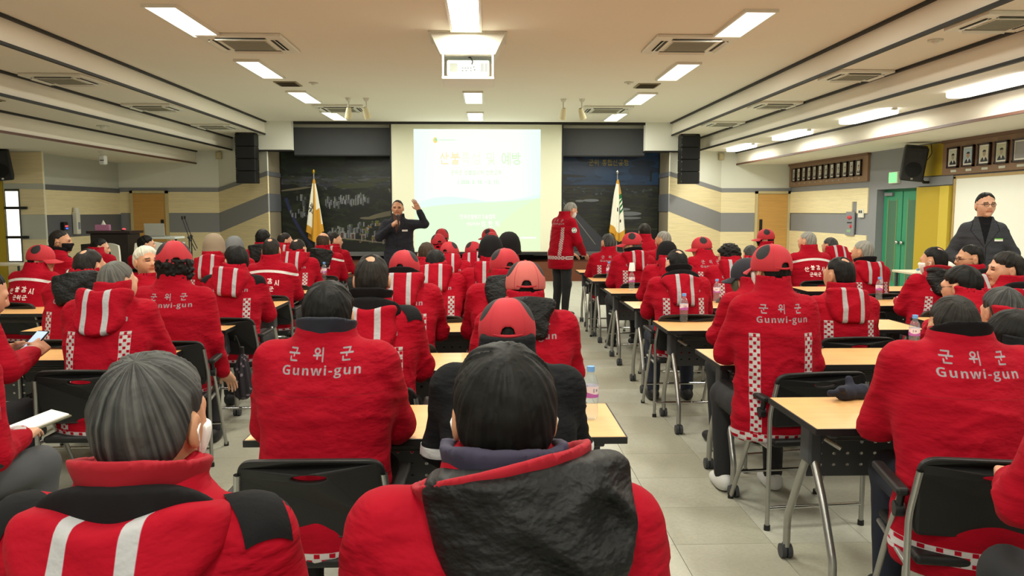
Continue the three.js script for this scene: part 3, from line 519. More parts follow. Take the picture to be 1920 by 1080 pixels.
// left alcove things
{
  const t = thing('lectern_desk', 'dark brown lectern desk in the left alcove', 'desk', -6.22, 0, -13.5);
  mesh('body', rbox(.62, 1.17, .45, .01, 0, .585, 0), S(0x1d0f10, .4), t); mesh('top', rbox(.72, .045, .52, .01, 0, 1.195, 0), S(0x241214, .3), t); mesh('side_wing', rbox(.24, 1.0, .4, .01, -.34, .5, .05), S(0x160c0d, .4), t);
  const b = thing('tissue_box', 'pink tissue box on the dark lectern desk', 'tissue box', -6.42, 1.218, -13.5, .2);
  mesh('carton', rbox(.22, .10, .12, .006, 0, .05, 0), S(0xb5759a, .6), b); mesh('tissue', T(new THREE.ConeGeometry(.04, .08, 7, 3).scale(1, 1, .5), .01, .138, 0), M.paper, b);
  const r = thing('call_button', 'small device with a red light on the dark lectern desk', 'button', -6.03, 1.218, -13.4);
  mesh('base', cyl(.04, .045, .02, 0, .01, 0, 16), M.black, r); mesh('red_light', T(new THREE.SphereGeometry(.03, 14, 8).scale(1, .6, 1), 0, .025, 0), S(0xff3340, .3, 0, { emissive: new THREE.Color(1, .1, .12), emissiveIntensity: .8 }), r);
  const c = thing('equipment_cart', 'dark equipment cart with pale shelves near the mic stands', 'cart', -5.42, 0, -13.5);
  for (const y of [1.10, 1.0]) mesh('shelf', rbox(.5, .035, .42, .008, .02, y, 0), S(0xc8d0cc, .5), c); mesh('body', rbox(.46, .82, .38, .01, 0, .5, 0), S(0x1d1a18, .5), c);
  for (const x of [-.24, .27]) mesh('post', rbox(.03, 1.08, .03, .004, x, .54, .18), M.black, c);
  const l = thing('laptop', 'silver laptop standing open on the equipment cart', 'laptop', -5.5, 1.118, -13.45);
  mesh('base', rbox(.33, .016, .23, .005, 0, .008, 0), M.steel, l); const lid = mesh('lid', rbox(.33, .21, .008, .004, 0, .105, 0), S(0xb7b9b4, .4, .4), l); lid.position.set(0, .014, .11); lid.rotation.x = .12;
  for (const [x, z, n] of [[-5.0, -13.5, 'right'], [-5.22, -14.2, 'left']]) {
    const m = thing('microphone_stand', 'thin black microphone stand, the ' + n + ' one of two in the alcove', 'mic stand', x, 0, z);
    mesh('pole', cyl(.01, .012, 1.1, 0, .56, 0, 10), M.black, m); for (let k = 0; k < 3; k++) mesh('foot', poly([[0, .06, 0], [Math.sin(k * 2.1) * .28, .012, Math.cos(k * 2.1) * .28]], .011), M.black, m);
    mesh('boom', poly([[.1, .88, 0], [0, 1.1, 0], [-.1, 1.42, 0]], .008), M.black, m); mesh('clamp', T(new THREE.SphereGeometry(.028, 12, 10), 0, 1.1, 0), M.black, m); mesh('clip', rbox(.03, .06, .03, .008, -.1, 1.43, 0), M.black, m);
  }
  [[-5.53, -12.2, -.5, 'tilted, left of the seated man'], [-5.38, -12.95, .1, 'standing straight, right of the seated man']].forEach(([x, z, ry, n]) => {
    const w = thing('white_chair', 'white plastic chair with an oval hole, ' + n, 'chair', x, 0, z, ry, 'white alcove chairs');
    const sh = new THREE.Shape(); sh.moveTo(-.2, .50); sh.lineTo(.2, .50); sh.quadraticCurveTo(.24, .85, .2, 1.03); sh.quadraticCurveTo(0, 1.09, -.2, 1.03); sh.quadraticCurveTo(-.24, .8, -.2, .50);
    const ho = new THREE.Path(); ho.absellipse(0, .88, .045, .09, 0, 6.283); sh.holes.push(ho);
    const g = new THREE.ExtrudeGeometry(sh, { depth: .018, bevelEnabled: true, bevelSize: .006, bevelThickness: .006, bevelSegments: 2 }); T(g, 0, 0, .2);
    mesh('backrest', g, S(0xe9e7dc, .4), w); mesh('seat', rbox(.44, .04, .44, .015, 0, .46, 0), S(0xe9e7dc, .4), w);
    for (const sx of [-1, 1]) for (const sz of [-1, 1]) mesh('leg', poly([[sx * .18, .45, sz * .18], [sx * .2, 0, sz * .2]], .012), M.steel, w);
  });
  const d = thing('wall_dispenser', 'white cup dispenser fixed on the left alcove wall', 'dispenser', -8.22, 1.05, -16.2);
  mesh('body', rbox(.1, .44, .14, .02, 0, .25, 0), M.whitePlastic, d); mesh('dome', cyl(.05, .06, .1, 0, .51, 0, 18), M.whitePlastic, d); mesh('print', rbox(.006, .14, .08, .002, .052, .2, 0), S(0x8b8fa0, .5), d);
  const e = thing('hand_sanitizer', 'small dark device with red and blue lights on the alcove wall', 'device', -8.23, 1.17, -15.75);
  mesh('case', rbox(.08, .16, .14, .015, 0, .08, 0), M.black, e); mesh('red_light', rbox(.006, .03, .1, .002, .043, .08, 0), S(0xff3040, .4, 0, { emissive: new THREE.Color(1, .1, .12), emissiveIntensity: .7 }), e); mesh('blue_light', rbox(.006, .03, .08, .002, .043, .035, -.01), S(0x3050ff, .4, 0, { emissive: new THREE.Color(.1, .2, 1), emissiveIntensity: .8 }), e);
  const wt = thing('side_table', 'small pale topped table under the left window strip', 'table', -8.0, 0, -13.4);
  mesh('top', rbox(.75, .03, .5, .006, 0, .665, 0), S(0xe8dcc0, .5), wt); for (const sx of [-1, 1]) for (const sz of [-1, 1]) mesh('leg', rbox(.03, .65, .03, .004, sx * .34, .325, sz * .22), M.darkGrey, wt);
  const cam = thing('dome_camera', 'white security camera under the left ceiling step', 'camera', -6.9, CY[3], -14.6);
  mesh('mount', cyl(.05, .05, .03, 0, -.015, 0, 18), M.whitePlastic, cam); mesh('arm', poly([[0, -.02, 0], [.0, -.08, 0]], .015), M.whitePlastic, cam); mesh('housing', rbox(.11, .17, .13, .03, .02, -.16, 0), S(0xd9dad4, .4), cam); mesh('lens', cyl(.035, .035, .012, .03, -.17, .066, 16).rotateX(0), M.black, cam);
  for (const [x, y, z, n] of [[-6.0, 2.79, -18.2, 'left'], [5.42, 2.79, -18.2, 'right']]) { const s = thing('wall_box', 'small pale junction box high on the ' + n + ' wing wall', 'wall box', x, y, z); mesh('box_body', rbox(.12, .16, .1, .01), S(0xb7ab86, .6), s); mesh('box_lid', rbox(.09, .12, .01, .004, 0, 0, .052), S(0xc4b994, .5), s); }
}
// ---------- tables and chairs ----------
function makeTable(len) {
  const t = new THREE.Group(), h = len / 2;
  mesh('tabletop', muv(rbox(len, .022, .5, .004, 0, .719, 0), 1), M.laminate, t);
  mesh('edge_band', join([box(-h - .004, h + .004, .704, .7285, .248, .256), box(-h - .004, h + .004, .704, .7285, -.256, -.248), box(-h - .005, -h + .001, .704, .7285, -.25, .25), box(h - .001, h + .005, .704, .7285, -.25, .25)]), M.black, t);
  const sh = new THREE.Shape(); const pw = h - .14; sh.moveTo(-pw, 0); sh.lineTo(pw, 0); sh.lineTo(pw, .27); sh.lineTo(-pw, .27);
  for (let j = 0; j < 4; j++) for (let i = 0; i < Math.floor(pw * 2 / .06); i++) { const p = new THREE.Path(); p.absellipse(-pw + .06 + i * .06 + (j % 2) * .0, .05 + j * .05, .0085, .0065, 0, 6.2832, true); p.curveSegments = 3; if ((i + j * 3) % 9 !== 8) sh.holes.push(p); }
  const pg = new THREE.ExtrudeGeometry(sh, { depth: .004, bevelEnabled: false, curveSegments: 4 }); T(pg, 0, .40, -.17);
  mesh('modesty_panel', pg, S(0x4b4d50, .5, .3), t);
  mesh('under_shelf', join([...Array(5)].map((_, i) => poly([[-h + .14, .64, -.12 + i * .055], [h - .14, .64, -.12 + i * .055]], .004, 5))), M.darkGrey, t);
  mesh('rail', box(-h + .1, h - .1, .665, .705, -.05, -.01), M.darkGrey, t);
  for (const s of [-1, 1]) {
    const x = s * (h - .09);
    const br = mesh('leg_bracket', rbox(.055, .19, .1, .012, x, .61, -.01), M.darkGrey, t); mesh('bracket_arm', rbox(.04, .03, .40, .008, x, .69, 0), M.darkGrey, br); mesh('release_lever', poly([[x - s * .03, .63, .05], [x - s * .08, .60, .09]], .009), M.steel, br);
    for (const [zz, y0] of [[1, .55], [-1, .55]]) {
      const lg = mesh('leg', tube([[x, y0, zz * .02 - .01], [x, .40, zz * .12], [x, .20, zz * .225], [x, .10, zz * .232], [x, .055, zz * .232]], .0165, 10, 20), M.steel, t);
      mesh('caster', join([cyl(.032, .032, .02, 0, 0, 0, 16).rotateZ(Math.PI / 2).translate(x + .014, .032, zz * .24), cyl(.032, .032, .02, 0, 0, 0, 16).rotateZ(Math.PI / 2).translate(x - .014, .032, zz * .24), rbox(.03, .035, .03, .006, x, .055, zz * .235)]), M.darkGrey, lg);
    }
  }
  return t;
}
const tableProto = { s: makeTable(1.38), l: makeTable(1.8) };
function placeTable(k, x, near, label) { const t = copyOf(tableProto[k], 'folding_table', label, x, 0, -near - .25); t.userData.category = 'table'; t.userData.group = 'wood-topped folding tables'; return t; }
[2.80, 4.03, 5.33, 6.55, 7.75, 9.55, 10.35].forEach((z, i) => placeTable('s', -.18, z, 'wood-topped folding table, ' + ORD[i] + ' from the camera in the middle block'));
[2.88, 4.11, 5.33, 6.58, 7.79, 9.15, 10.45].forEach((z, i) => placeTable('l', 2.15, z, 'long wood-topped folding table, ' + ORD[i] + ' from the camera along the right aisle'));
[5.45, 6.69, 7.93, 9.2].forEach((z, i) => placeTable('s', 3.98, z, 'wood-topped folding table near the right wall, ' + ORD[i] + ' from the camera'));
[4.38, 5.45, 6.75, 7.9, 9.0, 10.1].forEach((z, i) => placeTable('s', -2.49, z, 'wood-topped folding table, ' + ORD[i] + ' from the camera along the left aisle'));
[6.4, 7.6, 9.95].forEach((z, i) => placeTable('s', -4.1, z, 'wood-topped folding table near the left wall, ' + ORD[i] + ' from the camera'));
function makeChair() {
  const t = new THREE.Group();
  const sh = new THREE.Shape(), w = .225, y0 = 0, y1 = .26, r = .05;
  sh.moveTo(-w + .02, y0); sh.lineTo(w - .02, y0); sh.quadraticCurveTo(w, y0, w, y0 + r); sh.lineTo(w, y1 - r); sh.quadraticCurveTo(w, y1, w - r, y1 + .004); sh.quadraticCurveTo(0, y1 + .02, -w + r, y1 + .004); sh.quadraticCurveTo(-w, y1, -w, y1 - r); sh.lineTo(-w, y0 + r); sh.quadraticCurveTo(-w, y0, -w + .02, y0);
  const ho = new THREE.Path(); ho.moveTo(-.055, y1 - .035); ho.quadraticCurveTo(0, y1 - .022, .055, y1 - .035); ho.quadraticCurveTo(.07, y1 - .05, .045, y1 - .058); ho.quadraticCurveTo(0, y1 - .068, -.045, y1 - .058); ho.quadraticCurveTo(-.07, y1 - .05, -.055, y1 - .035); sh.holes.push(ho);
  let g = new THREE.ExtrudeGeometry(sh, { depth: .016, bevelEnabled: true, bevelSize: .006, bevelThickness: .006, bevelSegments: 2, curveSegments: 8, steps: 1 });
  const p = g.attributes.position; for (let i = 0; i < p.count; i++) { const x = p.getX(i), y = p.getY(i); p.setZ(i, p.getZ(i) - .035 * (1 - Math.pow(x / w, 2)) * -1 + (y / .26) * .05 - .04); } g.computeVertexNormals();
  T(g, 0, .51, .20); mesh('backrest', muv(g, 4), M.plastic, t);
  const sg = new RoundedBoxGeometry(.44, .035, .42, 3, .015); mesh('seat', muv(T(sg, 0, .425, -.01), 4), M.plastic, t);
  for (const s of [-1, 1]) {
    const x = s * .245;
    mesh('rear_leg', tube([[x, 0.01, .20], [x, .3, .20], [x, .56, .195], [s * .235, .66, .21], [s * .228, .73, .225]], .0115, 8, 20), M.steel, t);
    mesh('front_leg', tube([[x, .60, .10], [x, .44, .0], [x, .2, -.13], [x, .01, -.235]], .0115, 8, 16), M.steel, t);
    for (const z of [.20, -.236]) mesh('foot', cyl(.015, .016, .025, x, .0125, z, 10), M.black, t);
    const a = mesh('armrest', T(new RoundedBoxGeometry(.042, .028, .30, 2, .012), s * .262, .645, .04), M.plastic, t); mesh('arm_joint', join([cyl(.026, .026, .03, 0, 0, 0, 16).rotateZ(Math.PI / 2).translate(s * .258, .57, .13), poly([[s * .258, .645, .16], [s * .258, .56, .13]], .013)]), M.black, a);
  }
  mesh('crossbar', poly([[-.245, .11, .20], [.245, .11, .20]], .009), M.chrome, t); mesh('crossbar', poly([[-.245, .18, -.142], [.245, .18, -.142]], .009), M.chrome, t);
  for (const k of [-1, 1]) mesh('seat_rail', poly([[k * .22, .40, -.2], [k * .245, .41, .2]], .01), M.steel, t);
  return t;
}
const chairProto = makeChair();
function placeChair(x, z, ry, label) { const c = copyOf(chairProto, 'folding_chair', label, x, 0, z, ry); c.userData.category = 'chair'; c.userData.group = 'black folding chairs'; return c; }
// ---------- people ----------
const smin = (a, b, k) => { const h = Math.max(k - Math.abs(a - b), 0) / k; return Math.min(a, b) - h * h * k * .25; };
const smax = (a, b, k) => -smin(-a, -b, k);
function capsule(a, b, ra, rb) {   // tapered
  const dx = b[0] - a[0], dy = b[1] - a[1], dz = b[2] - a[2], L2 = dx * dx + dy * dy + dz * dz || 1e-9;
  return (x, y, z) => { const px = x - a[0], py = y - a[1], pz = z - a[2], t = Math.min(1, Math.max(0, (px * dx + py * dy + pz * dz) / L2)), qx = px - dx * t, qy = py - dy * t, qz = pz - dz * t; return Math.sqrt(qx * qx + qy * qy + qz * qz) - (ra + (rb - ra) * t); };
}
const ellip = (c, r) => { const m = Math.min(...r); return (x, y, z) => { const a = (x - c[0]) / r[0], b = (y - c[1]) / r[1], d = (z - c[2]) / r[2], k = Math.sqrt(a * a + b * b + d * d); return (k - 1) * (k > 1e-6 ? Math.min(m * 1.25, Math.sqrt((x - c[0]) ** 2 + (y - c[1]) ** 2 + (z - c[2]) ** 2) / k) : m); }; };
function nets(f, lo, hi, h) {   // surface nets over a distance field
  const nx = Math.ceil((hi[0] - lo[0]) / h) + 1, ny = Math.ceil((hi[1] - lo[1]) / h) + 1, nz = Math.ceil((hi[2] - lo[2]) / h) + 1, D = new Float32Array(nx * ny * nz), B = 4, rad = h * B * 1.15;
  for (let bz = 0; bz < nz; bz += B) for (let by = 0; by < ny; by += B) for (let bx = 0; bx < nx; bx += B) {
    const c = f(lo[0] + (bx + 1.5) * h, lo[1] + (by + 1.5) * h, lo[2] + (bz + 1.5) * h), far = Math.abs(c) > rad;
    for (let k = bz; k < Math.min(bz + B, nz); k++) for (let j = by; j < Math.min(by + B, ny); j++) for (let i = bx; i < Math.min(bx + B, nx); i++) D[(k * ny + j) * nx + i] = far ? c : f(lo[0] + i * h, lo[1] + j * h, lo[2] + k * h);
  }
  const id = new Int32Array(nx * ny * nz).fill(-1), pos = [], idx = [], sx = 1, sy = nx, sz = nx * ny, off = [0, sx, sy, sx + sy, sz, sx + sz, sy + sz, sx + sy + sz];
  const E = [[0, 1], [2, 3], [4, 5], [6, 7], [0, 2], [1, 3], [4, 6], [5, 7], [0, 4], [1, 5], [2, 6], [3, 7]];
  for (let k = 0; k < nz - 1; k++) for (let j = 0; j < ny - 1; j++) for (let i = 0; i < nx - 1; i++) {
    const o = (k * ny + j) * nx + i; let m = 0; for (let c = 0; c < 8; c++) if (D[o + off[c]] < 0) m |= 1 << c;
    if (m === 0 || m === 255) continue;
    let px = 0, py = 0, pz = 0, n = 0;
    for (const [a, b] of E) { if (((m >> a) & 1) === ((m >> b) & 1)) continue; const da = D[o + off[a]], db = D[o + off[b]], t = da / (da - db); px += (a & 1) + t * ((b & 1) - (a & 1)); py += ((a >> 1) & 1) + t * (((b >> 1) & 1) - ((a >> 1) & 1)); pz += ((a >> 2) & 1) + t * (((b >> 2) & 1) - ((a >> 2) & 1)); n++; }
    id[o] = pos.length / 3; pos.push(lo[0] + (i + px / n) * h, lo[1] + (j + py / n) * h, lo[2] + (k + pz / n) * h);
  }
  const quad = (a, b, c, d, s) => { if (a < 0 || b < 0 || c < 0 || d < 0) return; if (s) idx.push(a, b, c, a, c, d); else idx.push(a, c, b, a, d, c); };
  for (let k = 1; k < nz - 1; k++) for (let j = 1; j < ny - 1; j++) for (let i = 1; i < nx - 1; i++) {
    const o = (k * ny + j) * nx + i, s = D[o] < 0;
    if (s !== D[o + sx] < 0) quad(id[o], id[o - sy], id[o - sy - sz], id[o - sz], !s);
    if (s !== D[o + sy] < 0) quad(id[o], id[o - sz], id[o - sz - sx], id[o - sx], !s);
    if (s !== D[o + sz] < 0) quad(id[o], id[o - sx], id[o - sx - sy], id[o - sy], !s);
  }
  const g = new THREE.BufferGeometry(); g.setAttribute('position', new THREE.Float32BufferAttribute(pos, 3)); g.setIndex(idx); g.computeVertexNormals(); return g;
}
{ const g = nets((x, y, z) => Math.hypot(x, y, z) - 1, [-1.2, -1.2, -1.2], [1.2, 1.2, 1.2], .2), p = g.attributes.position, n = g.attributes.normal; nets.flip = p.getX(0) * n.getX(0) + p.getY(0) * n.getY(0) + p.getZ(0) * n.getZ(0) < 0; }
const mesher = nets.flip ? (...a) => { const g = nets(...a), ix = g.index.array; for (let i = 0; i < ix.length; i += 3) { const t = ix[i + 1]; ix[i + 1] = ix[i + 2]; ix[i + 2] = t; } g.computeVertexNormals(); return g; } : nets;

// head and neck: pivot at the base of the neck, face towards -z
function headField() {
  const skull = ellip([0, .160, .006], [.076, .094, .094]), jaw = ellip([0, .09, -.032], [.056, .062, .062]), cheek = ellip([0, .12, -.045], [.062, .05, .048]), neck = capsule([0, -.09, .03], [0, .09, .014], .062, .056);
  const nose = capsule([0, .146, -.090], [0, .116, -.106], .008, .013), alaL = ellip([.011, .110, -.096], [.010, .008, .010]), alaR = ellip([-.011, .110, -.096], [.010, .008, .010]);
  const lip1 = ellip([0, .087, -.089], [.024, .006, .010]), lip2 = ellip([0, .078, -.087], [.021, .007, .010]), chin = ellip([0, .046, -.074], [.024, .018, .020]);
  const brow = capsule([-.04, .158, -.078], [.04, .158, -.078], .014, .014);
  const sockL = ellip([.031, .142, -.097], [.017, .010, .014]), sockR = ellip([-.031, .142, -.097], [.017, .010, .014]), eyeL = ellip([.031, .142, -.079], [.014, .010, .011]), eyeR = ellip([-.031, .142, -.079], [.014, .010, .011]);
  const ear = (s) => { const o = ellip([s * .081, .128, .012], [.010, .031, .020]), c = ellip([s * .094, .128, .006], [.008, .02, .011]); return (x, y, z) => smax(o(x, y, z), -c(x, y, z), .008); }, e1 = ear(1), e2 = ear(-1);
  return (x, y, z) => {
    let d = smin(skull(x, y, z), jaw(x, y, z), .05); d = smin(d, cheek(x, y, z), .03); d = smin(d, neck(x, y, z), .035); d = smin(d, brow(x, y, z), .022); d = smin(d, chin(x, y, z), .02);
    d = smax(d, -sockL(x, y, z), .014); d = smax(d, -sockR(x, y, z), .014); d = Math.min(d, eyeL(x, y, z), eyeR(x, y, z));
    d = smin(d, nose(x, y, z), .014); d = smin(d, alaL(x, y, z), .008); d = smin(d, alaR(x, y, z), .008); d = smin(d, lip1(x, y, z), .008); d = smin(d, lip2(x, y, z), .007);
    return smin(d, Math.min(e1(x, y, z), e2(x, y, z)), .008);
  };
}
function paintHead(g) {
  const p = g.attributes.position, c = new Float32Array(p.count * 3);
  for (let i = 0; i < p.count; i++) {
    const x = p.getX(i), y = p.getY(i), z = p.getZ(i), ax = Math.abs(x); let k = [1, 1, 1];
    const n = 1 + .06 * noise(x * 60, y * 60, z * 60); k = [n, n, n];
    if (z < -.06) {
      if (ax < .026 && Math.abs(y - .082) < .0105) k = [.82, .55, .52];
      if (Math.abs(y - .0825) < .0022 && ax < .026) k = [.4, .25, .25];
      if (Math.abs(ax - .031) < .016 && Math.abs(y - .142) < .0045) k = [.10, .08, .07];
      if (Math.abs(ax - .031) < .006 && Math.abs(y - .142) < .003) k = [.03, .03, .03];
      if (Math.abs(ax - .034) < .019 && Math.abs(y - .1615 + (ax - .03) * .12) < .005) k = [.14, .12, .11];
    }
    c[3 * i] = k[0]; c[3 * i + 1] = k[1]; c[3 * i + 2] = k[2];
  }
  g.setAttribute('color', new THREE.BufferAttribute(c, 3)); return g;
}
const HF = headField(), headLod = [.0034, .0058].map(h => paintHead(mesher(HF, [-.115, -.10, -.13], [.115, .27, .12], h)));
// hands: wrist at the origin, fingers towards -z, palm down; right hand has the thumb at -x
function handGeo(pose, h) {
  const fs = [], K = { relaxed: [.25, .35, .25], open: [.06, .08, .05], grip: [1.15, 1.25, .7] }[pose];
  const palm = (x, y, z) => { const a = Math.abs(x) - .030, b = Math.abs(y) - .004, c = Math.abs(z + .048) - .034, q = Math.hypot(Math.max(a, 0), Math.max(b, 0), Math.max(c, 0)); return q + Math.min(Math.max(a, b, c), 0) - .011; };
  const finger = (base, dir, lens, r, curl) => { let p = base, ang = 0; const segs = []; for (let i = 0; i < 3; i++) { ang += curl[i]; const d = [dir[0], -Math.sin(ang), -Math.cos(ang) * 1], L = lens[i], q = [p[0] + d[0] * L, p[1] + d[1] * L, p[2] + d[2] * L]; segs.push(capsule(p, q, r * (1 - i * .1), r * (.92 - i * .1))); p = q; } return segs; };
  [[-.029, .040, .0085], [-.0095, .045, .0088], [.0105, .042, .0085], [.029, .033, .0075]].forEach(([x, L, r], i) => fs.push(finger([x, .001, -.082], [(x) * .9, 0, 0], [L, L * .62, L * .5], r, K)));
  const tb = pose === 'grip' ? [capsule([-.028, -.004, -.03], [-.045, -.03, -.052], .012, .010), capsule([-.045, -.03, -.052], [-.026, -.052, -.066], .010, .008)] : [capsule([-.028, -.002, -.028], [-.056, -.012, -.058], .012, .010), capsule([-.056, -.012, -.058], [-.062, -.018, -.086], .0095, .008)];
  const wrist = capsule([0, 0, .06], [0, 0, -.02], .027, .026);
  return mesher((x, y, z) => { let d = smin(palm(x, y, z), wrist(x, y, z), .02); d = smin(d, smin(tb[0](x, y, z), tb[1](x, y, z), .006), .012); for (const f of fs) { const q = smin(smin(f[0](x, y, z), f[1](x, y, z), .003), f[2](x, y, z), .003); d = smin(d, q, .006); } return d; }, [-.085, -.125, -.21], [.06, .045, .08], h);
}
const hands = { relaxed: [handGeo('relaxed', .0036), handGeo('relaxed', .006)], open: [handGeo('open', .0036)], grip: [handGeo('grip', .0036)] };
// hair shells
function hairGeo(kind, h) {
  const long = kind === 'long' || kind === 'bun', curly = kind === 'curly' || kind === 'bushy', big = curly ? 1.2 : long ? 1.1 : kind === 'full' ? 1.05 : .955;
  const shell = ellip([0, .158, .010], [.087 * big, .106 * (curly ? 1.1 : kind === 'full' || long ? 1 : .965), .103 * big]), nape = curly ? ellip([0, .09, .04], [.10, .085, .075]) : long ? ellip([0, .08, .045], [.078, .09, .055]) : ellip([0, .10, .038], [.068, .065, .058]);
  const fr = kind === 'recede' ? .03 : 0, hl = z => z < -.05 ? mix(.200 + fr, .176 + fr * .6, sstep(-.11, -.05, z)) : z < .022 ? mix(.176 + fr * .6, long || curly ? .12 : .158, sstep(-.05, -.01, z)) : mix(long || curly ? .12 : .158, long || curly ? .03 : .060, sstep(.022, .058, z));
  const bunS = kind === 'bun' ? ellip([0, .15, .125], [.045, .045, .04]) : null;
  const f = (x, y, z) => {
    let d = smin(shell(x, y, z), nape(x, y, z), .04); if (bunS) d = smin(d, bunS(x, y, z), .015);
    const qx = x, qy = y - .16, qz = z - .01, ax = qy * .9 + qz * .43, ang = Math.atan2(qx, -(qy * .43 - qz * .9)), r = Math.hypot(qx, qy, qz);
    const strand = noise(ang * 9 + 40, ax * 14, 3) * (kind === 'full' ? .003 : .0014) + noise(ang * 34 + 90, ax * 26, 7) * .0018 + noise(x * 40, y * 40, z * 40) * .0024;
    d -= curly ? noise(x * 60, y * 60, z * 60) * .010 + noise(x * 120, y * 120, z * 120) * .004 : strand * (Math.abs(ax) < r * .97 ? 1 : .4);
    const hh = hl(z) + noise(x * 70, z * 50, 2) * .007 + (z < -.03 ? .012 * noise(x * 26, 5, 1) : 0), up = y - hh; d += .013 * (1 - sstep(.0, .045, up)) * (curly ? 0 : 1); d = smax(d, -up * .85, .006);
    if (!long && !curly) d = smax(d, Math.abs(x) - mix(.048, .092, sstep(.055, .135, y)) - (z < .02 ? .03 : 0), .012);
    if (kind === 'bushy') d = smax(d, y - .185, .02);
    if (kind === 'thin') d = smax(d, .022 - Math.hypot(x, (y - .245) * .8, z - .055) + noise(x * 80, y * 80, z * 80) * .006, .01);
    if (kind === 'bald') d = smax(d, .083 - Math.hypot(x, (y - .26) * .8, z - .0) + noise(x * 80, y * 80, z * 80) * .006, .01);
    return d;
  };
  const g = mesher(f, [-.13, -.03, -.13], [.13, .29, .185], h), p = g.attributes.position, uv = new Float32Array(p.count * 2);
  for (let i = 0; i < p.count; i++) { const qx = p.getX(i), qy = p.getY(i) - .16, qz = p.getZ(i) - .01, a = qy * .9 + qz * .43, b = qy * .43 - qz * .9, r = Math.hypot(qx, qy, qz); uv[2 * i] = Math.atan2(qx, -b) / 6.2832; uv[2 * i + 1] = Math.acos(clamp(a / r, -1, 1)) / Math.PI; }
  g.setAttribute('uv', new THREE.BufferAttribute(uv, 2)); return g;
}
const hairLib = {}; const hairOf = (kind, near) => hairLib[kind + near] || (hairLib[kind + near] = hairGeo(kind, near ? .0036 : .0065));
const streak = (c0, c1, z) => dataTex(1024, 64, (u, v) => { const n = clamp(.5 + .8 * tn(u, v, 120, 2, z, 3) + .35 * tn(u, v, 26, 3, z + 4, 3), 0, 1); return [mix(c0[0], c1[0], n), mix(c0[1], c1[1], n), mix(c0[2], c1[2], n)]; }, true);
const HAIR = { black: streak([8, 7, 7], [27, 25, 22], 3), dark: streak([17, 15, 14], [52, 47, 41], 6), grey: streak([58, 58, 56], [132, 130, 122], 8), salt: streak([19, 19, 20], [104, 103, 100], 11), white: streak([176, 172, 156], [232, 228, 214], 14), brown: streak([36, 26, 20], [84, 64, 48], 18), silver: streak([96, 96, 92], [172, 170, 160], 20) };
const hairMats = {}; for (const k in HAIR) hairMats[k] = new THREE.MeshPhysicalMaterial({ color: 0xffffff, roughness: .6, specularIntensity: .4, map: HAIR[k] });
// cap
const capPrint = (col) => canvasTex(512, 256, (g, w, h) => {
  g.fillStyle = col; g.fillRect(0, 0, w, h); g.fillStyle = '#17161a';
  for (const az of [.29, .71]) { g.beginPath(); g.ellipse(az * w, .60 * h, .075 * w, .30 * h, 0, 0, 7); g.fill(); }
  g.strokeStyle = '#a3182a'; g.lineWidth = 2; for (const az of [.12, .4, .6, .88]) { g.beginPath(); g.moveTo(az * w, 0); g.lineTo(az * w, h); g.stroke(); }
});
const capTex = capPrint('#b3202d'), capTex2 = capPrint('#c2605a');
function capGeo() {
  const nu = 64, nv = 16, pos = [], uv = [], idx = [], rim = (az) => { const b = Math.abs(az - Math.PI); return 1.80 - .40 * (1 - sstep(.14, .36, b)); };
  const pt = (az, th, o) => { const r = Math.pow(Math.sin(th), .82); return [Math.sin(az) * r * (.0965 + o), .158 + Math.cos(th) * (.110 + o), -Math.cos(az) * r * (.115 + o) + .004]; };
  for (let s = 0; s < 2; s++) for (let j = 0; j <= nv; j++) for (let i = 0; i <= nu; i++) { const az = i / nu * Math.PI * 2, th = .001 + rim(az) * j / nv; pos.push(...pt(az, th, s ? -.004 : 0)); uv.push(i / nu, j / nv); }
  const N = (nu + 1) * (nv + 1);
  for (let s = 0; s < 2; s++) for (let j = 0; j < nv; j++) for (let i = 0; i < nu; i++) { const a = s * N + j * (nu + 1) + i, b = a + nu + 1; s ? idx.push(a, b, a + 1, a + 1, b, b + 1) : idx.push(a, a + 1, b, a + 1, b + 1, b); }
  for (let i = 0; i < nu; i++) { const a = nv * (nu + 1) + i; idx.push(a, a + 1, a + N, a + 1, a + 1 + N, a + N); }
  const g = new THREE.BufferGeometry(); g.setAttribute('position', new THREE.Float32BufferAttribute(pos, 3)); g.setAttribute('uv', new THREE.Float32BufferAttribute(uv, 2)); g.setIndex(idx); g.computeVertexNormals(); return g;
}
function gridSolid(nu, nv, f, th) {   // thin curved plate from f(u,v)
  const pos = [], idx = []; const N = (nu + 1) * (nv + 1);
  for (let s = 0; s < 2; s++) for (let j = 0; j <= nv; j++) for (let i = 0; i <= nu; i++) { const p = f(i / nu, j / nv); pos.push(p[0], p[1] - s * th, p[2]); }
  for (let s = 0; s < 2; s++) for (let j = 0; j < nv; j++) for (let i = 0; i < nu; i++) { const a = s * N + j * (nu + 1) + i, b = a + nu + 1; s ? idx.push(a, a + 1, b, a + 1, b + 1, b) : idx.push(a, b, a + 1, a + 1, b, b + 1); }
  for (let i = 0; i < nu; i++) { const a = nv * (nu + 1) + i; idx.push(a, a + N, a + 1, a + 1, a + N, a + 1 + N); }
  const g = new THREE.BufferGeometry(); g.setAttribute('position', new THREE.Float32BufferAttribute(pos, 3)); g.setIndex(idx); g.computeVertexNormals(); return g;
}
const capCrown = capGeo(), capBrim = gridSolid(20, 6, (u, v) => { const a = (u - .5) * 2.5; return [Math.sin(a) * (.094 + .006 * v), .147 - .020 * v - .016 * Math.abs(Math.sin(a)) * v, -Math.cos(a) * .112 + .004 - v * .075 * Math.pow(Math.max(Math.cos(a), .02), .6)]; }, .004);
const capStrap = tube([[-.045, .150, .100], [-.02, .146, .113], [0, .145, .116], [.02, .146, .113], [.045, .150, .100]], .006, 6, 12);
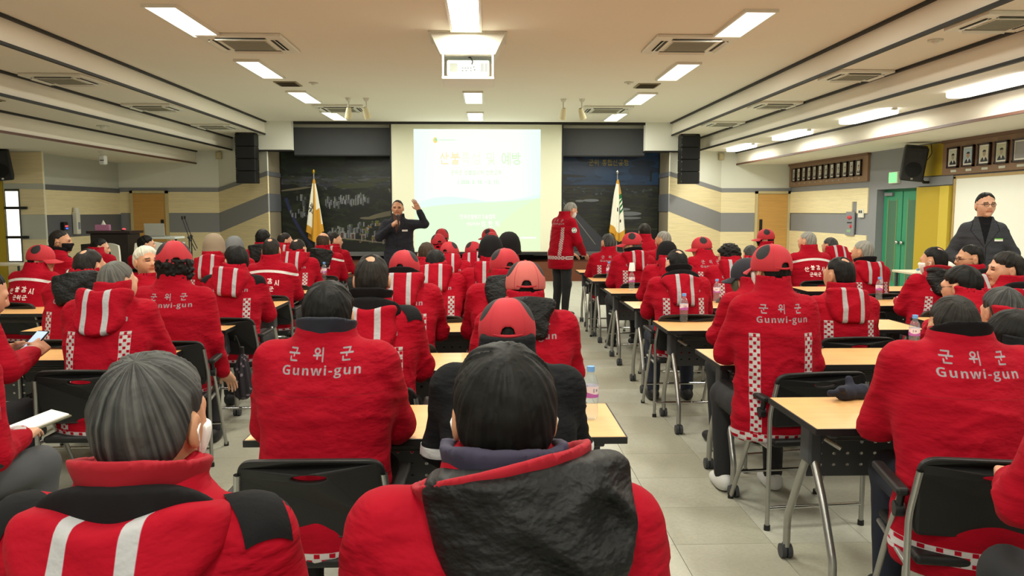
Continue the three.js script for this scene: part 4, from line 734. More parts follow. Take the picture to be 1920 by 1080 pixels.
const M2 = { cap: S(0xffffff, .75, 0, { map: capTex }), capRed: S(0xb3202d, .75), capPale: S(0xffffff, .8, 0, { map: capTex2 }), navyCap: S(0x1d1c28, .8), pink: S(0xd2305a, .7), beanie: S(0x8f7f6a, .95, 0, { bumpMap: texCloth, bumpScale: .003 }), greyHat: S(0x6d6f70, .95), mask: S(0xe8e6e2, .85), camo: S(0x5d6b55, .9), rim: S(0x141414, .35) };
// jacket prints
const RED = '#9c001b', PRINT = '#938c90';
function checker(g, x, y, w, h, n) { g.fillStyle = '#b9b4b3'; g.fillRect(x, y, w, h); g.fillStyle = RED; const c = Math.min(w, h) / n; for (let i = 0; i * c < w - 1; i++) for (let j = 0; j * c < h - 1; j++) if ((i + j) % 2) g.fillRect(x + i * c + c * .12, y + j * c + c * .12, c * .76, c * .76); }
const SZ = 1024, U = x => (.25 + x / .64 * .5) * SZ, W = v => (1 - (v + .24) / .88) * SZ, pm = SZ / .88;   // metres to print pixels
function jacketTex(kind) {
  return canvasTex(SZ, SZ, (g, w, h) => {
    const base = { black: '#131417', suit: '#3b3d42', navy: '#2c2d35' }[kind] || RED; g.fillStyle = base; g.fillRect(0, 0, w, h);
    const um = SZ * .5 / .64;   // px per metre across
    const scaleX = um / pm;
    if (kind === 'text' || kind === 'textc' || kind === 'plain' || kind === 'patrol') {
      checker(g, 0, W(-.035), w, .05 * pm, 3);
      if (kind === 'textc') for (const x of [-.135, .135]) { g.save(); g.translate(U(x) - .024 * um, W(.375)); g.scale(scaleX, 1); checker(g, 0, 0, .048 * pm, .405 * pm, 3); g.restore(); }
      g.strokeStyle = '#8a0a1a'; g.lineWidth = 3; g.beginPath(); g.moveTo(U(-.2), W(.36)); g.lineTo(U(.2), W(.36)); g.stroke();
    }
    const text = (t, x, v, size, lw, color, gap) => { g.save(); g.translate(U(x), W(v)); g.scale(scaleX, 1); hangul(g, t, 0, 0, size * pm, lw * pm, color, gap); g.restore(); };
    if (kind === 'text' || kind === 'textc') {
      text('군', -.104, .492, .036, .0052, PRINT); text('위', -.018, .492, .036, .0052, PRINT); text('군', .068, .492, .036, .0052, PRINT);
      g.save(); g.translate(U(-.125), W(.418)); g.scale(scaleX * 1.3, 1); g.fillStyle = PRINT; g.font = 'bold ' + Math.round(.035 * pm) + 'px sans-serif'; let x = 0; for (const c of 'Gunwi-gun') { g.fillText(c, x, 0); x += g.measureText(c).width + .0022 * pm; } g.restore();
    }
    if (kind === 'patrol') {
      g.strokeStyle = '#d6d2d0'; g.lineWidth = .022 * pm; g.beginPath(); g.moveTo(U(-.26), W(.42)); g.quadraticCurveTo(U(0), W(.51), U(.26), W(.42)); g.stroke();
      text('산', -.122, .385, .044, .007, '#e9e4e0'); text('불', -.058, .402, .044, .007, '#e9e4e0'); text('감', .006, .402, .044, .007, '#e9e4e0'); text('시', .072, .385, .044, .007, '#e9e4e0');
      text('군위군', -.072, .33, .04, .0065, '#e9e4e0', .2);
    }
    if (kind === 'black') { g.fillStyle = '#c9c9cc'; g.fillRect(0, W(.26), w, .035 * pm); }
    const FX = x => (.75 + x / .64 * .5) * SZ;   // front half
    if (kind === 'suit' || kind === 'navy') {
      g.fillStyle = kind === 'suit' ? '#141418' : '#5b3f36'; g.beginPath(); g.moveTo(FX(-.07), W(.62)); g.lineTo(FX(.07), W(.62)); g.lineTo(FX(0), W(.30)); g.fill();
      g.strokeStyle = '#1c1d22'; g.lineWidth = 5; for (const s of [-1, 1]) { g.beginPath(); g.moveTo(FX(s * .075), W(.60)); g.lineTo(FX(s * .12), W(.44)); g.lineTo(FX(s * .005), W(.28)); g.stroke(); } g.beginPath(); g.moveTo(FX(.01), W(.28)); g.lineTo(FX(.01), W(-.2)); g.stroke();
      g.fillStyle = '#101014'; for (const v of [.2, .1, 0]) { g.beginPath(); g.arc(FX(-.01), W(v), 7, 0, 7); g.fill(); }
      g.fillStyle = '#f0f0ea'; g.fillRect(FX(.08), W(.365), .075 * um, .028 * pm); if (kind === 'suit') { g.fillStyle = '#6fc24a'; g.fillRect(FX(.08), W(.365), .075 * um, .01 * pm); }
    } else { g.strokeStyle = '#15131a'; g.lineWidth = 10; g.beginPath(); g.moveTo(FX(0), W(.62)); g.lineTo(FX(0), W(-.2)); g.stroke(); if (kind !== 'black') { g.fillStyle = '#17161a'; g.fillRect(FX(-.32), W(.62), .14 * um, .12 * pm); g.fillRect(FX(.18), W(.62), .14 * um, .12 * pm); } }
  });
}
const clothBump = texCloth.clone(); clothBump.repeat.set(2.5, 2.5); clothBump.needsUpdate = true;
const cloth = (x) => new THREE.MeshPhysicalMaterial({ color: 0xffffff, roughness: .85, specularIntensity: .35, ...x });
const jackMats = {}; for (const k of ['text', 'textc', 'patrol', 'plain', 'black', 'suit', 'navy']) jackMats[k] = cloth({ map: jacketTex(k), bumpMap: clothBump, bumpScale: .016 });
const hoodTex = canvasTex(256, 256, (g, w, h) => { g.fillStyle = RED; g.fillRect(0, 0, w, h); g.fillStyle = '#a9a8ab'; g.fillRect(w * .5 - 40, 0, 17, h); g.fillRect(w * .5 + 23, 0, 17, h); g.fillStyle = '#8f0d20';  });
const hoodBump = texCloth.clone(); hoodBump.repeat.set(1.4, 1.4); hoodBump.needsUpdate = true;
const HM = { red: cloth({ map: hoodTex, bumpMap: hoodBump, bumpScale: .010 }), black: cloth({ color: 0x0b0b0c, roughness: .6, specularIntensity: .6, bumpMap: hoodBump, bumpScale: .026 }), lining: cloth({ color: 0x151315 }), redPlain: S(0x9c001b, .85, 0, { bumpMap: hoodBump, bumpScale: .008 }), navy: S(0x1c1f2c, .8), plaid: S(0x342f45, .85) };
const SKIN = [0xc99272, 0xbf8a68, 0xcf9d80].map(c => S(c, .55, 0, { vertexColors: true }));
const TROUSER = { black: S(0x1d1d20, .85), grey: S(0x47494c, .85), navy: S(0x1d2233, .85), brown: S(0x3d3128, .85) };
const SHOE = { black: S(0x17161a, .6), white: S(0xd8d8d6, .6), red: S(0x8e1f2e, .6), brown: S(0x3e332a, .6) };
const emblemTex = canvasTex(128, 128, (g) => { g.fillStyle = RED; g.fillRect(0, 0, 128, 128); g.fillStyle = '#eef0ec'; g.beginPath(); g.arc(64, 64, 62, 0, 7); g.fill(); g.strokeStyle = '#23356b'; g.lineWidth = 7; g.beginPath(); g.arc(64, 64, 58, 0, 7); g.stroke(); g.strokeStyle = '#1c7a3c'; g.lineWidth = 16; g.beginPath(); g.arc(64, 46, 22, 2.4, 6.6); g.stroke(); g.beginPath(); g.arc(64, 82, 22, -.8, 3.2); g.stroke(); g.fillStyle = '#23356b'; g.fillRect(72, 88, 18, 12); });
const emblemMat = S(0xffffff, .6, 0, { map: emblemTex, polygonOffset: true, polygonOffsetFactor: -4 }), epauletMat = cloth({ color: 0x141416, polygonOffset: true, polygonOffsetFactor: -4, bumpMap: texCloth, bumpScale: .002 });

function legsField(J) {   // J: hips, knees, ankles for both sides
  const fs = J.map(j => [capsule(j.h, j.k, .096, .072), capsule(j.k, j.a, .070, .052)]), pel = ellip(J.pel, [.175, .10, .125]);
  return (x, y, z) => { let d = pel(x, y, z); for (const f of fs) d = smin(d, smin(f[0](x, y, z), f[1](x, y, z), .03), .05); return d + noise(x * 14, y * 14, z * 14) * .004; };
}
const sitJ = [-1, 1].map(s => ({ h: [s * .092, .535, .02], k: [s * .135, .535, -.385], a: [s * .14, .10, -.345] })); sitJ.pel = [0, .54, .04];
const standJ = [-1, 1].map(s => ({ h: [s * .092, .88, .0], k: [s * .10, .48, -.015], a: [s * .105, .09, .02] })); standJ.pel = [0, .93, .0];
const legGeo = { sit: mesher(legsField(sitJ), [-.24, .03, -.49], [.24, .66, .19], .013), stand: mesher(legsField(standJ), [-.22, .03, -.14], [.22, 1.05, .16], .013) };
const shoeGeo = (() => { const a = ellip([0, .055, .0], [.046, .055, .075]), b = ellip([0, .035, -.10], [.048, .036, .09]); return mesher((x, y, z) => smax(smin(a(x, y, z), b(x, y, z), .05), .004 - y, .006), [-.07, -.005, -.21], [.07, .125, .09], .010); })();
const capsGeo = (a, b, r, n = 8) => poly([a, b], r, n);

function splitBy(g, s) {   // cut a mesh along the zero line of a value at its vertices
  const P = g.attributes.position, N = g.attributes.normal, Uv = g.attributes.uv, ix = g.index.array, out = [[[], [], []], [[], [], []]];
  const get = (i) => [P.getX(i), P.getY(i), P.getZ(i), N.getX(i), N.getY(i), N.getZ(i), Uv.getX(i), Uv.getY(i)], put = (o, v) => { o[0].push(v[0], v[1], v[2]); o[1].push(v[3], v[4], v[5]); o[2].push(v[6], v[7]); };
  for (let q = 0; q < ix.length; q += 3) {
    for (const side of [0, 1]) {
      const poly = [];
      for (let c = 0; c < 3; c++) { const i = ix[q + c], j = ix[q + (c + 1) % 3], a = side ? -s[i] : s[i], b = side ? -s[j] : s[j]; if (a >= 0) poly.push(get(i)); if ((a >= 0) !== (b >= 0)) { const t = a / (a - b), A = get(i), B = get(j); poly.push(A.map((v, k) => v + (B[k] - v) * t)); } }
      for (let k = 2; k < poly.length; k++) { put(out[side], poly[0]); put(out[side], poly[k - 1]); put(out[side], poly[k]); }
    }
  }
  return out.map(o => { if (!o[0].length) return null; const r = new THREE.BufferGeometry(); r.setAttribute('position', new THREE.Float32BufferAttribute(o[0], 3)); r.setAttribute('normal', new THREE.Float32BufferAttribute(o[1], 3)); r.setAttribute('uv', new THREE.Float32BufferAttribute(o[2], 2)); return r; });
}
function paintedMerge(list) {   // merge indexed geometries with position, normal, colour
  const pos = [], nor = [], col = [], idx = []; let o = 0;
  for (const g of list) { const p = g.attributes.position, n = g.attributes.normal, c = g.attributes.color; for (let i = 0; i < p.count; i++) { pos.push(p.getX(i), p.getY(i), p.getZ(i)); nor.push(n.getX(i), n.getY(i), n.getZ(i)); c ? col.push(c.getX(i), c.getY(i), c.getZ(i)) : col.push(1, 1, 1); } if (g.index) for (const k of g.index.array) idx.push(o + k); else for (let k = 0; k < p.count; k++) idx.push(o + k); o += p.count; }
  const g = new THREE.BufferGeometry(); g.setAttribute('position', new THREE.Float32BufferAttribute(pos, 3)); g.setAttribute('normal', new THREE.Float32BufferAttribute(nor, 3)); g.setAttribute('color', new THREE.Float32BufferAttribute(col, 3)); g.setIndex(idx); return g;
}
const PT = [-.62, -.16, 0, .2, .45, .66, .82, .90, .96, 1.02, 1.07, 1.3], PA = [.205, .225, .228, .212, .208, .220, .200, .165, .127, .099, .091, .089], PB = [.150, .165, .166, .150, .140, .137, .122, .112, .10, .093, .089, .087];
const prof = (A, t) => { let i = 0; while (i < PT.length - 2 && t > PT[i + 1]) i++; const k = clamp((t - PT[i]) / (PT[i + 1] - PT[i]), 0, 1); return mix(A[i], A[i + 1], k * k * (3 - 2 * k)); };

function person(spec, label, o = {}) {
  const [X, top, Z] = spec, stand = !!o.stand, near = Z < 4.3 || o.face, cell = o.cell || (Z < 1.8 ? .0085 : Z < 4.5 ? .011 : Z < 7 ? .0145 : .0185);
  // posture
  const py = stand ? .93 : .50, L0 = stand ? .52 : .55, hatUp = o.cap ? .012 : 0;
  let phi = o.lean ?? .12, s = 1;
  const dn = f => o.neck !== undefined ? .03 - o.neck : .020 + .24 * clamp(f, 0, .5), df = f => .02 + .2 * clamp(f, 0, .6); let LH = .277 - dn(phi) + hatUp;
  if (o.lean === undefined && !stand) { const c = (top - py - LH * .985) / L0; if (c < .985) phi = Math.acos(clamp(c, .94, .985)); LH = .277 - dn(phi) + hatUp; }
  s = clamp((top - py - LH) / (L0 * Math.cos(phi)), .80, 1.2);
  const side = o.side || 0, u = V(Math.sin(side), Math.cos(phi) * Math.cos(side), -Math.sin(phi)).normalize(), Ls = L0 * s, P = V(0, py, .02), Nk = P.clone().addScaledVector(u, Ls);
  const xa = V(1, 0, 0).addScaledVector(u, -u.x).normalize(), wb = xa.clone().cross(u);   // across, backwards
  const yaw = o.yaw || 0, hp = (o.hp ?? .3 * phi), hy = o.hy || 0;
  const headQ = new THREE.Quaternion().setFromEuler(new THREE.Euler(-hp, hy, (o.tilt || 0), 'YXZ')), headP = Nk.clone().add(V(0, .012 - dn(phi), -df(phi)));
  const topOff = V(0, .265, .01).applyQuaternion(headQ).add(headP), ct = Math.cos(yaw), st = Math.sin(yaw);
  const gx = X - (topOff.x * ct + topOff.z * st), gz = -Z - (-topOff.x * st + topOff.z * ct);
  const t = thing('person', label, 'person', gx, 0, gz, yaw, 'audience and speakers');
  // arms
  const bulk = o.bulk || 1, wsh = .170 * (o.wide || 1);
  const sh = [-1, 1].map(k => Nk.clone().addScaledVector(xa, k * wsh).addScaledVector(u, -.092).addScaledVector(wb, -.005));
  const arms = [-1, 1].map((k, i) => {
    const S0 = sh[i], A = o.joints && o.joints[i];
    if (A) return { s: S0, e: V(...A.e), w: V(...A.w), pose: A.pose || 'relaxed', roll: A.roll || 0, hd: A.hd };
    if (stand) return { s: S0, e: S0.clone().add(V(k * .06, -.27, -.02)), w: S0.clone().add(V(k * .03, -.48, -.13)), pose: 'relaxed', roll: 0 };
    const kind = Array.isArray(o.arms) ? o.arms[i] : o.arms || 'table';
    if (kind === 'lap') { const e = S0.clone().add(V(k * .05, -.28, .02)); return { s: S0, e, w: V(k * .12, .665, e.z - .22), pose: 'relaxed', roll: 0 }; }
    if (kind === 'side') { const e = S0.clone().add(V(k * .06, -.28, .0)); return { s: S0, e, w: e.clone().add(V(k * .03, -.20, -.08)), pose: 'relaxed', roll: 0 }; }
    const e = S0.clone().add(V(k * .055, -.24, -.09)); e.y = Math.max(e.y, .755); return { s: S0, e, w: V(e.x - k * .12, .785, e.z - .215), pose: 'relaxed', roll: 0 };
  });
  // body: head, neck, hands and the frame under the clothes, one mesh
  const li = near ? 0 : 1, parts = [];
  const headM = new THREE.Matrix4().compose(headP, headQ, V(1, 1, 1).multiplyScalar(o.hs || 1));
  parts.push(headLod[li].clone().applyMatrix4(headM));
  parts.push(capsGeo([P.x, P.y + .05, P.z], [Nk.x, Nk.y - .03, Nk.z], .06, 8));
  arms.forEach((a, i) => {
    parts.push(capsGeo(a.s.toArray(), a.e.toArray(), .034, 6), capsGeo(a.e.toArray(), a.w.toArray(), .028, 6));
    const dir = a.hd ? V(...a.hd).normalize() : a.w.clone().sub(a.e).normalize(); if (!a.hd && a.pose === 'relaxed') dir.y *= .4; dir.normalize();
    const lib = hands[a.pose], g = (lib[li] || lib[0]).clone(); if (i === 0) { g.scale(-1, 1, 1); const ix = g.index.array; for (let q = 0; q < ix.length; q += 3) { const w = ix[q + 1]; ix[q + 1] = ix[q + 2]; ix[q + 2] = w; } }
    g.rotateZ(a.roll); const q = new THREE.Quaternion().setFromUnitVectors(V(0, 0, -1), dir); g.applyQuaternion(q); T(g, a.w.x + dir.x * .03, a.w.y + dir.y * .03, a.w.z + dir.z * .03); if (i === 0) g.computeVertexNormals(); parts.push(g);
  });
  const JJ = stand ? standJ : sitJ; for (const j of JJ) parts.push(capsGeo(j.h, j.k, .05, 6), capsGeo(j.k, j.a, .04, 6));
  mesh('body', paintedMerge(parts), SKIN[o.skin ?? Math.floor(rnd() * 3)], t);
  // jacket
  const Hy = Nk.y - P.y, Dx = Nk.x - P.x, Dz = Nk.z - P.z, cz = Math.cos(phi * .9), tmin = o.hem ?? (stand ? -.42 : -.14), tcol = o.nocollar || o.collar ? 1.07 : 1.135, ph = rr(0, 50), amp = .010;
  const sl = arms.map(a => [capsule(a.s.toArray(), a.e.toArray(), .078 * bulk, .060 * bulk), capsule(a.e.toArray(), a.w.toArray(), .060 * bulk, .048)]);
  const neckHole = capsule(Nk.clone().addScaledVector(u, .02).toArray(), Nk.clone().addScaledVector(u, .3).toArray(), .066, .072);
  const field = (x, y, z) => {
    const tt = (y - P.y) / Hy, q0 = clamp(tt, 0, 1.25), q1 = q0 > 0 ? Math.pow(q0, 1.35) : 0, lx = x - P.x - Dx * q0, lz = (z - P.z - Dz * q1) * cz;
    const a = prof(PA, tt) * bulk, b = prof(PB, tt) * bulk, k = Math.sqrt(lx * lx / (a * a) + lz * lz / (b * b)), r = Math.sqrt(lx * lx + lz * lz);
    let d = (k - 1) * (k > .15 ? Math.min(r / k, .22) : b);
    d = smax(d, (tmin - tt) * Ls, .03); d = smax(d, (tt - tcol) * Ls, .012);
    for (const q of sl) d = smin(d, smin(q[0](x, y, z), q[1](x, y, z), .03), .045);
    if (tt > .95) d = smax(d, -neckHole(x, y, z), .01);
    if (d < .05 && d > -.05) { const n1 = noise(x * 6 + ph, y * 5, z * 6), fold = 1 - Math.abs(noise(x * 5 + ph, y * 17 + n1 * 2.5, z * 5)); d += amp * fbm(x * 7 + ph, y * 12, z * 7, 3) - .009 * (fold * fold * fold - .45) * mix(.35, 1, sstep(.95, .6, tt)); }
    return d;
  };
  let lo = [1e9, 1e9, 1e9], hi = [-1e9, -1e9, -1e9]; for (const q of [P.clone().addScaledVector(u, tmin * Ls), P, Nk.clone().addScaledVector(u, .1), ...arms.flatMap(a => [a.s, a.e, a.w])]) { const e = [q.x, q.y, q.z]; for (let i = 0; i < 3; i++) { lo[i] = Math.min(lo[i], e[i]); hi[i] = Math.max(hi[i], e[i]); } }
  lo[0] = Math.min(lo[0] - .10, -.30); hi[0] = Math.max(hi[0] + .10, .30); lo[1] -= .10; hi[1] += .10; lo[2] = Math.min(lo[2] - .10, -.20); hi[2] = Math.max(hi[2] + .12, .24);
  const raw = mesher(field, lo, hi, cell), rp = raw.attributes.position, rn = raw.attributes.normal, ix = raw.index.array;
  const loc = (i) => { const tt = (rp.getY(i) - P.y) / Hy; return [rp.getX(i) - P.x - Dx * clamp(tt, 0, 1.2), tt * .54 - (o.tv || 0) * sstep(.1, .5, tt)]; };
  const map = [new Int32Array(rp.count).fill(-1), new Int32Array(rp.count).fill(-1)], jp = [], jn = [], ju = [], ji = [];
  for (let q = 0; q < ix.length; q += 3) {
    let nb = 0; for (let c = 0; c < 3; c++) { const i = ix[q + c]; nb += rn.getX(i) * wb.x + rn.getY(i) * wb.y + rn.getZ(i) * wb.z; }
    const f = nb > -.3 ? 0 : 1;
    for (let c = 0; c < 3; c++) { const i = ix[q + c]; if (map[f][i] < 0) { map[f][i] = jp.length / 3; jp.push(rp.getX(i), rp.getY(i), rp.getZ(i)); jn.push(rn.getX(i), rn.getY(i), rn.getZ(i)); const [lx, v] = loc(i); ju.push((f ? .75 - clamp(lx, -.31, .31) / .64 * .5 : .25 + clamp(lx, -.31, .31) / .64 * .5), clamp((v + .24) / .88, .002, .998)); } ji.push(map[f][i]); }
  }
  const jg = new THREE.BufferGeometry(); jg.setAttribute('position', new THREE.Float32BufferAttribute(jp, 3)); jg.setAttribute('normal', new THREE.Float32BufferAttribute(jn, 3)); jg.setAttribute('uv', new THREE.Float32BufferAttribute(ju, 2)); jg.setIndex(ji);
  const kind = o.jk || 'textc', jm = mesh('jacket', jg, jackMats[kind], t); if (kind[0] === 't') jm.userData.label = 'red jacket with grey lettering';
  // hood and collar liner in the frame of the upper back
  const basis = new THREE.Matrix4().makeBasis(xa, u, wb).setPosition(Nk);
  if (o.hood) {
    const blk = o.hood === 'black', k = o.hs2 || 1, big = o.lin ? 1 : 0, hx = o.hx || 0;
    const hole = capsule([0, -.06, .0], [0, .3, .0], .078, .10), top = .028 - .045 * big, bot = top - .235 * k;
    const hf = (x0, y, z) => {
      const x = x0 - hx, rg = 1 - Math.abs(noise(x * 7 + y * 5 + ph, y * 6 - x * 4, ph)), f = fbm(x * 7 + ph, y * 5, 3, 2) * .6 + (rg * rg - .55) * .75, v = clamp((y - bot) / (top - bot), 0, 1), w = mix(.085, .150 * k, Math.pow(v, .6)), th = .018 + .012 * Math.sin(v * 3.1) + .022 * f + (o.crumple || 0) * ((1 - Math.abs(noise(x * 13 + y * 9, y * 7 - x * 5, ph))) ** 3 - .4) * 1.4, zc = .112 + .016 * big + .022 * (1 - v) - x * x * (1.5 + 1.2 * v) + .01 * noise(x * 12, y * 9, ph);
      const a = Math.abs(x) - w + .03 + .02 * noise(y * 14, ph, 1), b = Math.abs(z - zc) - th, c = Math.abs(y - (top + bot) / 2 - .02 * noise(x * 9, 2, ph)) - (top - bot) / 2 + .03, r = .024;
      let d = Math.hypot(Math.max(a, 0), Math.max(b, 0), Math.max(c, 0)) + Math.min(Math.max(a, b, c), 0) - r; return smax(d, -hole(x0, y, z), .02);
    };
    const hg = mesher(hf, [-.22 * k, bot - .05, -.08], [.24 * k, top + .07, .23], Math.min(cell, .012)), p = hg.attributes.position, uv = new Float32Array(p.count * 2);
    for (let i = 0; i < p.count; i++) { uv[2 * i] = .5 + (p.getX(i) - hx + p.getX(i) * .15 * (p.getY(i) - bot)) / .44; uv[2 * i + 1] = .5 + p.getY(i) / .44; }
    hg.setAttribute('uv', new THREE.BufferAttribute(uv, 2)); if (o.htilt) hg.rotateZ(o.htilt); hg.applyMatrix4(basis);
    const hm = mesh('hood', hg, blk ? HM.black : HM.red, jm); hm.userData.label = blk ? 'black hood lying on the back' : 'red hood with two grey reflective stripes';
    const ln = ellip([0, -.045 + .006 * big, .055 + .03 * big], [.128 + .035 * big, .062, .082 + .02 * big]), lg = mesher((x, y, z) => smax(smax(ln(x, y, z) + .010 * fbm(x * 12 + ph, y * 12, z * 12, 2), z - .10 - .016 * big + (x - hx) * (x - hx) * 2.6, .012), -hole(x, y, z), .012), [-.20, -.13, -.09], [.20, .05, .19], Math.min(cell, .012)); lg.applyMatrix4(basis);
    mesh('hood_lining', lg, blk ? HM.redPlain : HM.lining, jm);
  }
  if (o.collar) { const cr = .080 * (o.cr || 1), ch = o.ch ?? .024, cy = o.cy ?? .02;   // extra stand-up collar
    const cg = mesher((x, y, z) => { const r = Math.hypot(x, (z + .004) * .95), d = Math.hypot(Math.max(Math.abs(r - cr - y * .35) - .002, 0), Math.max(Math.abs(y - cy - .1 * z) - ch - .006, 0)) - .007; return d + noise(x * 22, y * 22, z * 22) * .0025; }, [-.18, -.05, -.18], [.18, .12, .19], Math.min(cell, .007));
    cg.rotateZ(o.ctilt || 0);
    cg.applyMatrix4(basis); mesh('collar', cg, HM[o.collar], jm);
    if (o.shirt) { const sg = mesher((x, y, z) => { const r = Math.hypot(x, z + .01); return Math.hypot(Math.max(Math.abs(r - .082 - y * .3) - .004, 0), Math.max(Math.abs(y - .03) - .02, 0)) - .008 + noise(x * 30, y * 30, z * 30) * .004; }, [-.15, -.03, -.15], [.15, .11, .15], .009); sg.applyMatrix4(basis); mesh('shirt_collar', sg, HM[o.shirt], t); }
  }
  // sewn-on patches
  const stick = (name, pos, nrm, w, h, mat, spin = 0) => { const e = new THREE.Euler().setFromRotationMatrix(new THREE.Matrix4().lookAt(nrm, V(0, 0, 0), V(0, 1, .01))); e.z += spin; jm.updateMatrixWorld(true); const M0 = new THREE.Mesh(jg); const g = new DecalGeometry(M0, pos, e, V(w, h, .12)); if (!g.attributes.position.count) return; const p = g.attributes.position, n = g.attributes.normal; for (let i = 0; i < p.count; i++) p.setXYZ(i, p.getX(i) + n.getX(i) * .002, p.getY(i) + n.getY(i) * .002, p.getZ(i) + n.getZ(i) * .002); mesh(name, g, mat, jm); };
  if (o.patch) for (const [i, k] of [[0, -1], [1, 1]]) { const a = arms[i], dn = a.e.clone().sub(a.s).normalize(), m = a.s.clone().lerp(a.e, .42), out = xa.clone().multiplyScalar(k).addScaledVector(wb, .75).addScaledVector(dn, -V(0, 0, 0).addScaledVector(xa, k).addScaledVector(wb, .75).dot(dn)).normalize(); stick('arm_patch', m.addScaledVector(out, .07), out, .085, .085, emblemMat); }
  if (o.armBand) { const a = arms[1], dn = a.e.clone().sub(a.s).normalize(), m = a.s.clone().lerp(a.e, .78), out = xa.clone().addScaledVector(wb, .5).normalize(); stick('reflective_band', m.addScaledVector(out, .06), out, .2, .032, S(0xa9a8ab, .5, 0, { polygonOffset: true, polygonOffsetFactor: -4 })); }
  if (o.epaulet) for (const [i, k] of [[0, -1], [1, 1]]) { const a = arms[i], m = a.s.clone().addScaledVector(xa, k * -.0), out = u.clone().addScaledVector(wb, .6).addScaledVector(xa, k * .35).normalize(); stick('shoulder_patch', m.addScaledVector(out, .07), out, .08, .11, epauletMat); }
  // hair, cap, mask, glasses ride on the head
  const hk = o.hair || 'short', hc = o.hc || 'black';
  const onHead = (name, g, m, par, sc = 1) => { const q = mesh(name, g, m, par || t); if (!par) { q.position.copy(headP); q.quaternion.copy(headQ); q.scale.setScalar((o.hs || 1) * sc); } return q; };
  onHead('hair', hairOf(hk, near), hairMats[hc]);
  if (o.cap) { const c = onHead('cap', capCrown, o.cap === 'navy' ? M2.navyCap : o.cap === 'pale' ? M2.capPale : M2.cap, null, o.capS || 1); mesh('brim', capBrim, o.cap === 'navy' ? M2.navyCap : M2.capRed, c); mesh('strap', capStrap, o.cap === 'navy' ? M2.navyCap : M2.capRed, c); mesh('button', T(new THREE.SphereGeometry(.007, 10, 6).scale(1, .5, 1), 0, .2685, .004), o.cap === 'navy' ? M2.pink : M2.capRed, c); }
  if (o.hat) { const pts = [[.001, .285], [.03, .282], [.06, .266], [.083, .235], [.096, .195], [.101, .16], [.102, .125], [.106, .118], [.106, .1], [.098, .098]].map(p => new THREE.Vector2(...p)); const g = new THREE.LatheGeometry(pts, 36); g.scale(1, 1, 1.13); if (o.hat === 'beanie') onHead('knit_hat', g, M2.beanie); else if (o.hat === 'black') onHead('knit_hat', g, HM.lining); else onHead('knit_hat', g, M2.greyHat); }
  if (o.mask) { const f = (x, y, z) => { const k = Math.abs(HF(x, y, z) - .006) - .0022; return smax(smax(k, Math.abs(y - .088) - .042, .008), z + .028, .008); }; const g = maskLib[0] || (maskLib[0] = mesher((x, y, z) => smax(smax(HF(x, y, z) - .008, Math.abs(y - .088) - .042, .008), z + .03, .008), [-.1, .03, -.14], [.1, .15, 0], .006)); onHead('face_mask', g, o.mask === 'camo' ? M2.camo : o.mask === 'black' ? HM.lining : M2.mask); for (const k of [-1, 1]) onHead('mask_loop', maskLib[k + 3] || (maskLib[k + 3] = tube([[k * .066, .12, -.03], [k * .082, .14, -.005], [k * .09, .13, .02], [k * .082, .10, .0], [k * .064, .07, -.03]], .0025, 5, 14)), o.mask === 'camo' ? M2.camo : o.mask === 'black' ? HM.lining : M2.mask); }
  if (o.glasses) onHead('glasses', glassLib[0] || (glassLib[0] = join([...[-1, 1].flatMap(k => [T(new THREE.TorusGeometry(.022, .0022, 6, 20).scale(1, .78, 1), k * .031, .142, -.104), poly([[k * .052, .145, -.1], [k * .082, .146, .005]], .002, 5)]), poly([[-.01, .145, -.106], [.01, .145, -.106]], .002, 5)])), M2.rim);
  if (o.band) onHead('hair_band', T(new THREE.TorusGeometry(.03, .011, 8, 20), 0, .16, .105), S(0xc25a35, .7));
  // legs
  const tr = mesh('trousers', legGeo[stand ? 'stand' : 'sit'], TROUSER[o.legs || 'black'], t);
  for (const j of JJ) { const f = mesh('shoe', shoeGeo, SHOE[o.shoe || 'black'], t); f.position.set(j.a[0], 0, j.a[2] + .01); }
  if (!stand && o.chair !== 0) placeChair(gx + (o.cdx || 0), gz + (o.cdz || 0), o.cyaw ?? yaw, o.chairLabel || ('black folding chair under the ' + (o.short || label)).split(' ').slice(0, 15).join(' '));
  return t;
}
const maskLib = [], glassLib = [];
function A(spec, desc, o) { o.chairLabel = 'black folding chair under person ' + desc; return person(spec, 'person ' + desc, o); }
// middle block, nearest first
A([-.58, 1.31, 1.36], 'with streaked grey hair and striped hood, large lower left', { hood: 1, lin: 1, hair: 'full', hc: 'salt', patch: 1, epaulet: 1, collar: 'redPlain', cr: 1.1, ch: .012, cy: .026, arms: 'lap', mask: 1, hy: -.12, lean: .14, bulk: 1.05, wide: 1.08, hs2: 1.15 });
A([.03, 1.33, 1.32], 'with black hair and large black hood, lower middle', { hood: 'black', hs2: 1.08, hx: .035, armBand: 1, hair: 'full', hc: 'black', jk: 'plain', collar: 'redPlain', cr: 1.7, ctilt: .24, ch: .02, cy: -.005, shirt: 'plaid', htilt: .12, crumple: .03, arms: 'lap', mask: 1, hy: .06, lean: .16, bulk: 1.06, wide: 1.08 });
A([-.55, 1.31, 2.76], 'with navy collar and black hair, grey lettering on back', { hair: 'full', hc: 'black', jk: 'text', collar: 'navy', lean: .14, neck: -.055, tv: .03, bulk: 1.06, skin: 0 });
A([.07, 1.27, 2.62], 'in black jacket and red cap behind the black hood', { jk: 'black', cap: 1, hc: 'black', lean: .3, skin: 0 });
A([-.54, 1.35, 3.75], 'with cropped dark hair and striped hood, second left-middle row', { hood: 1, lin: 1, epaulet: 1, hair: 'thin', hc: 'dark', collar: 'lining', hy: .05, skin: 0 });
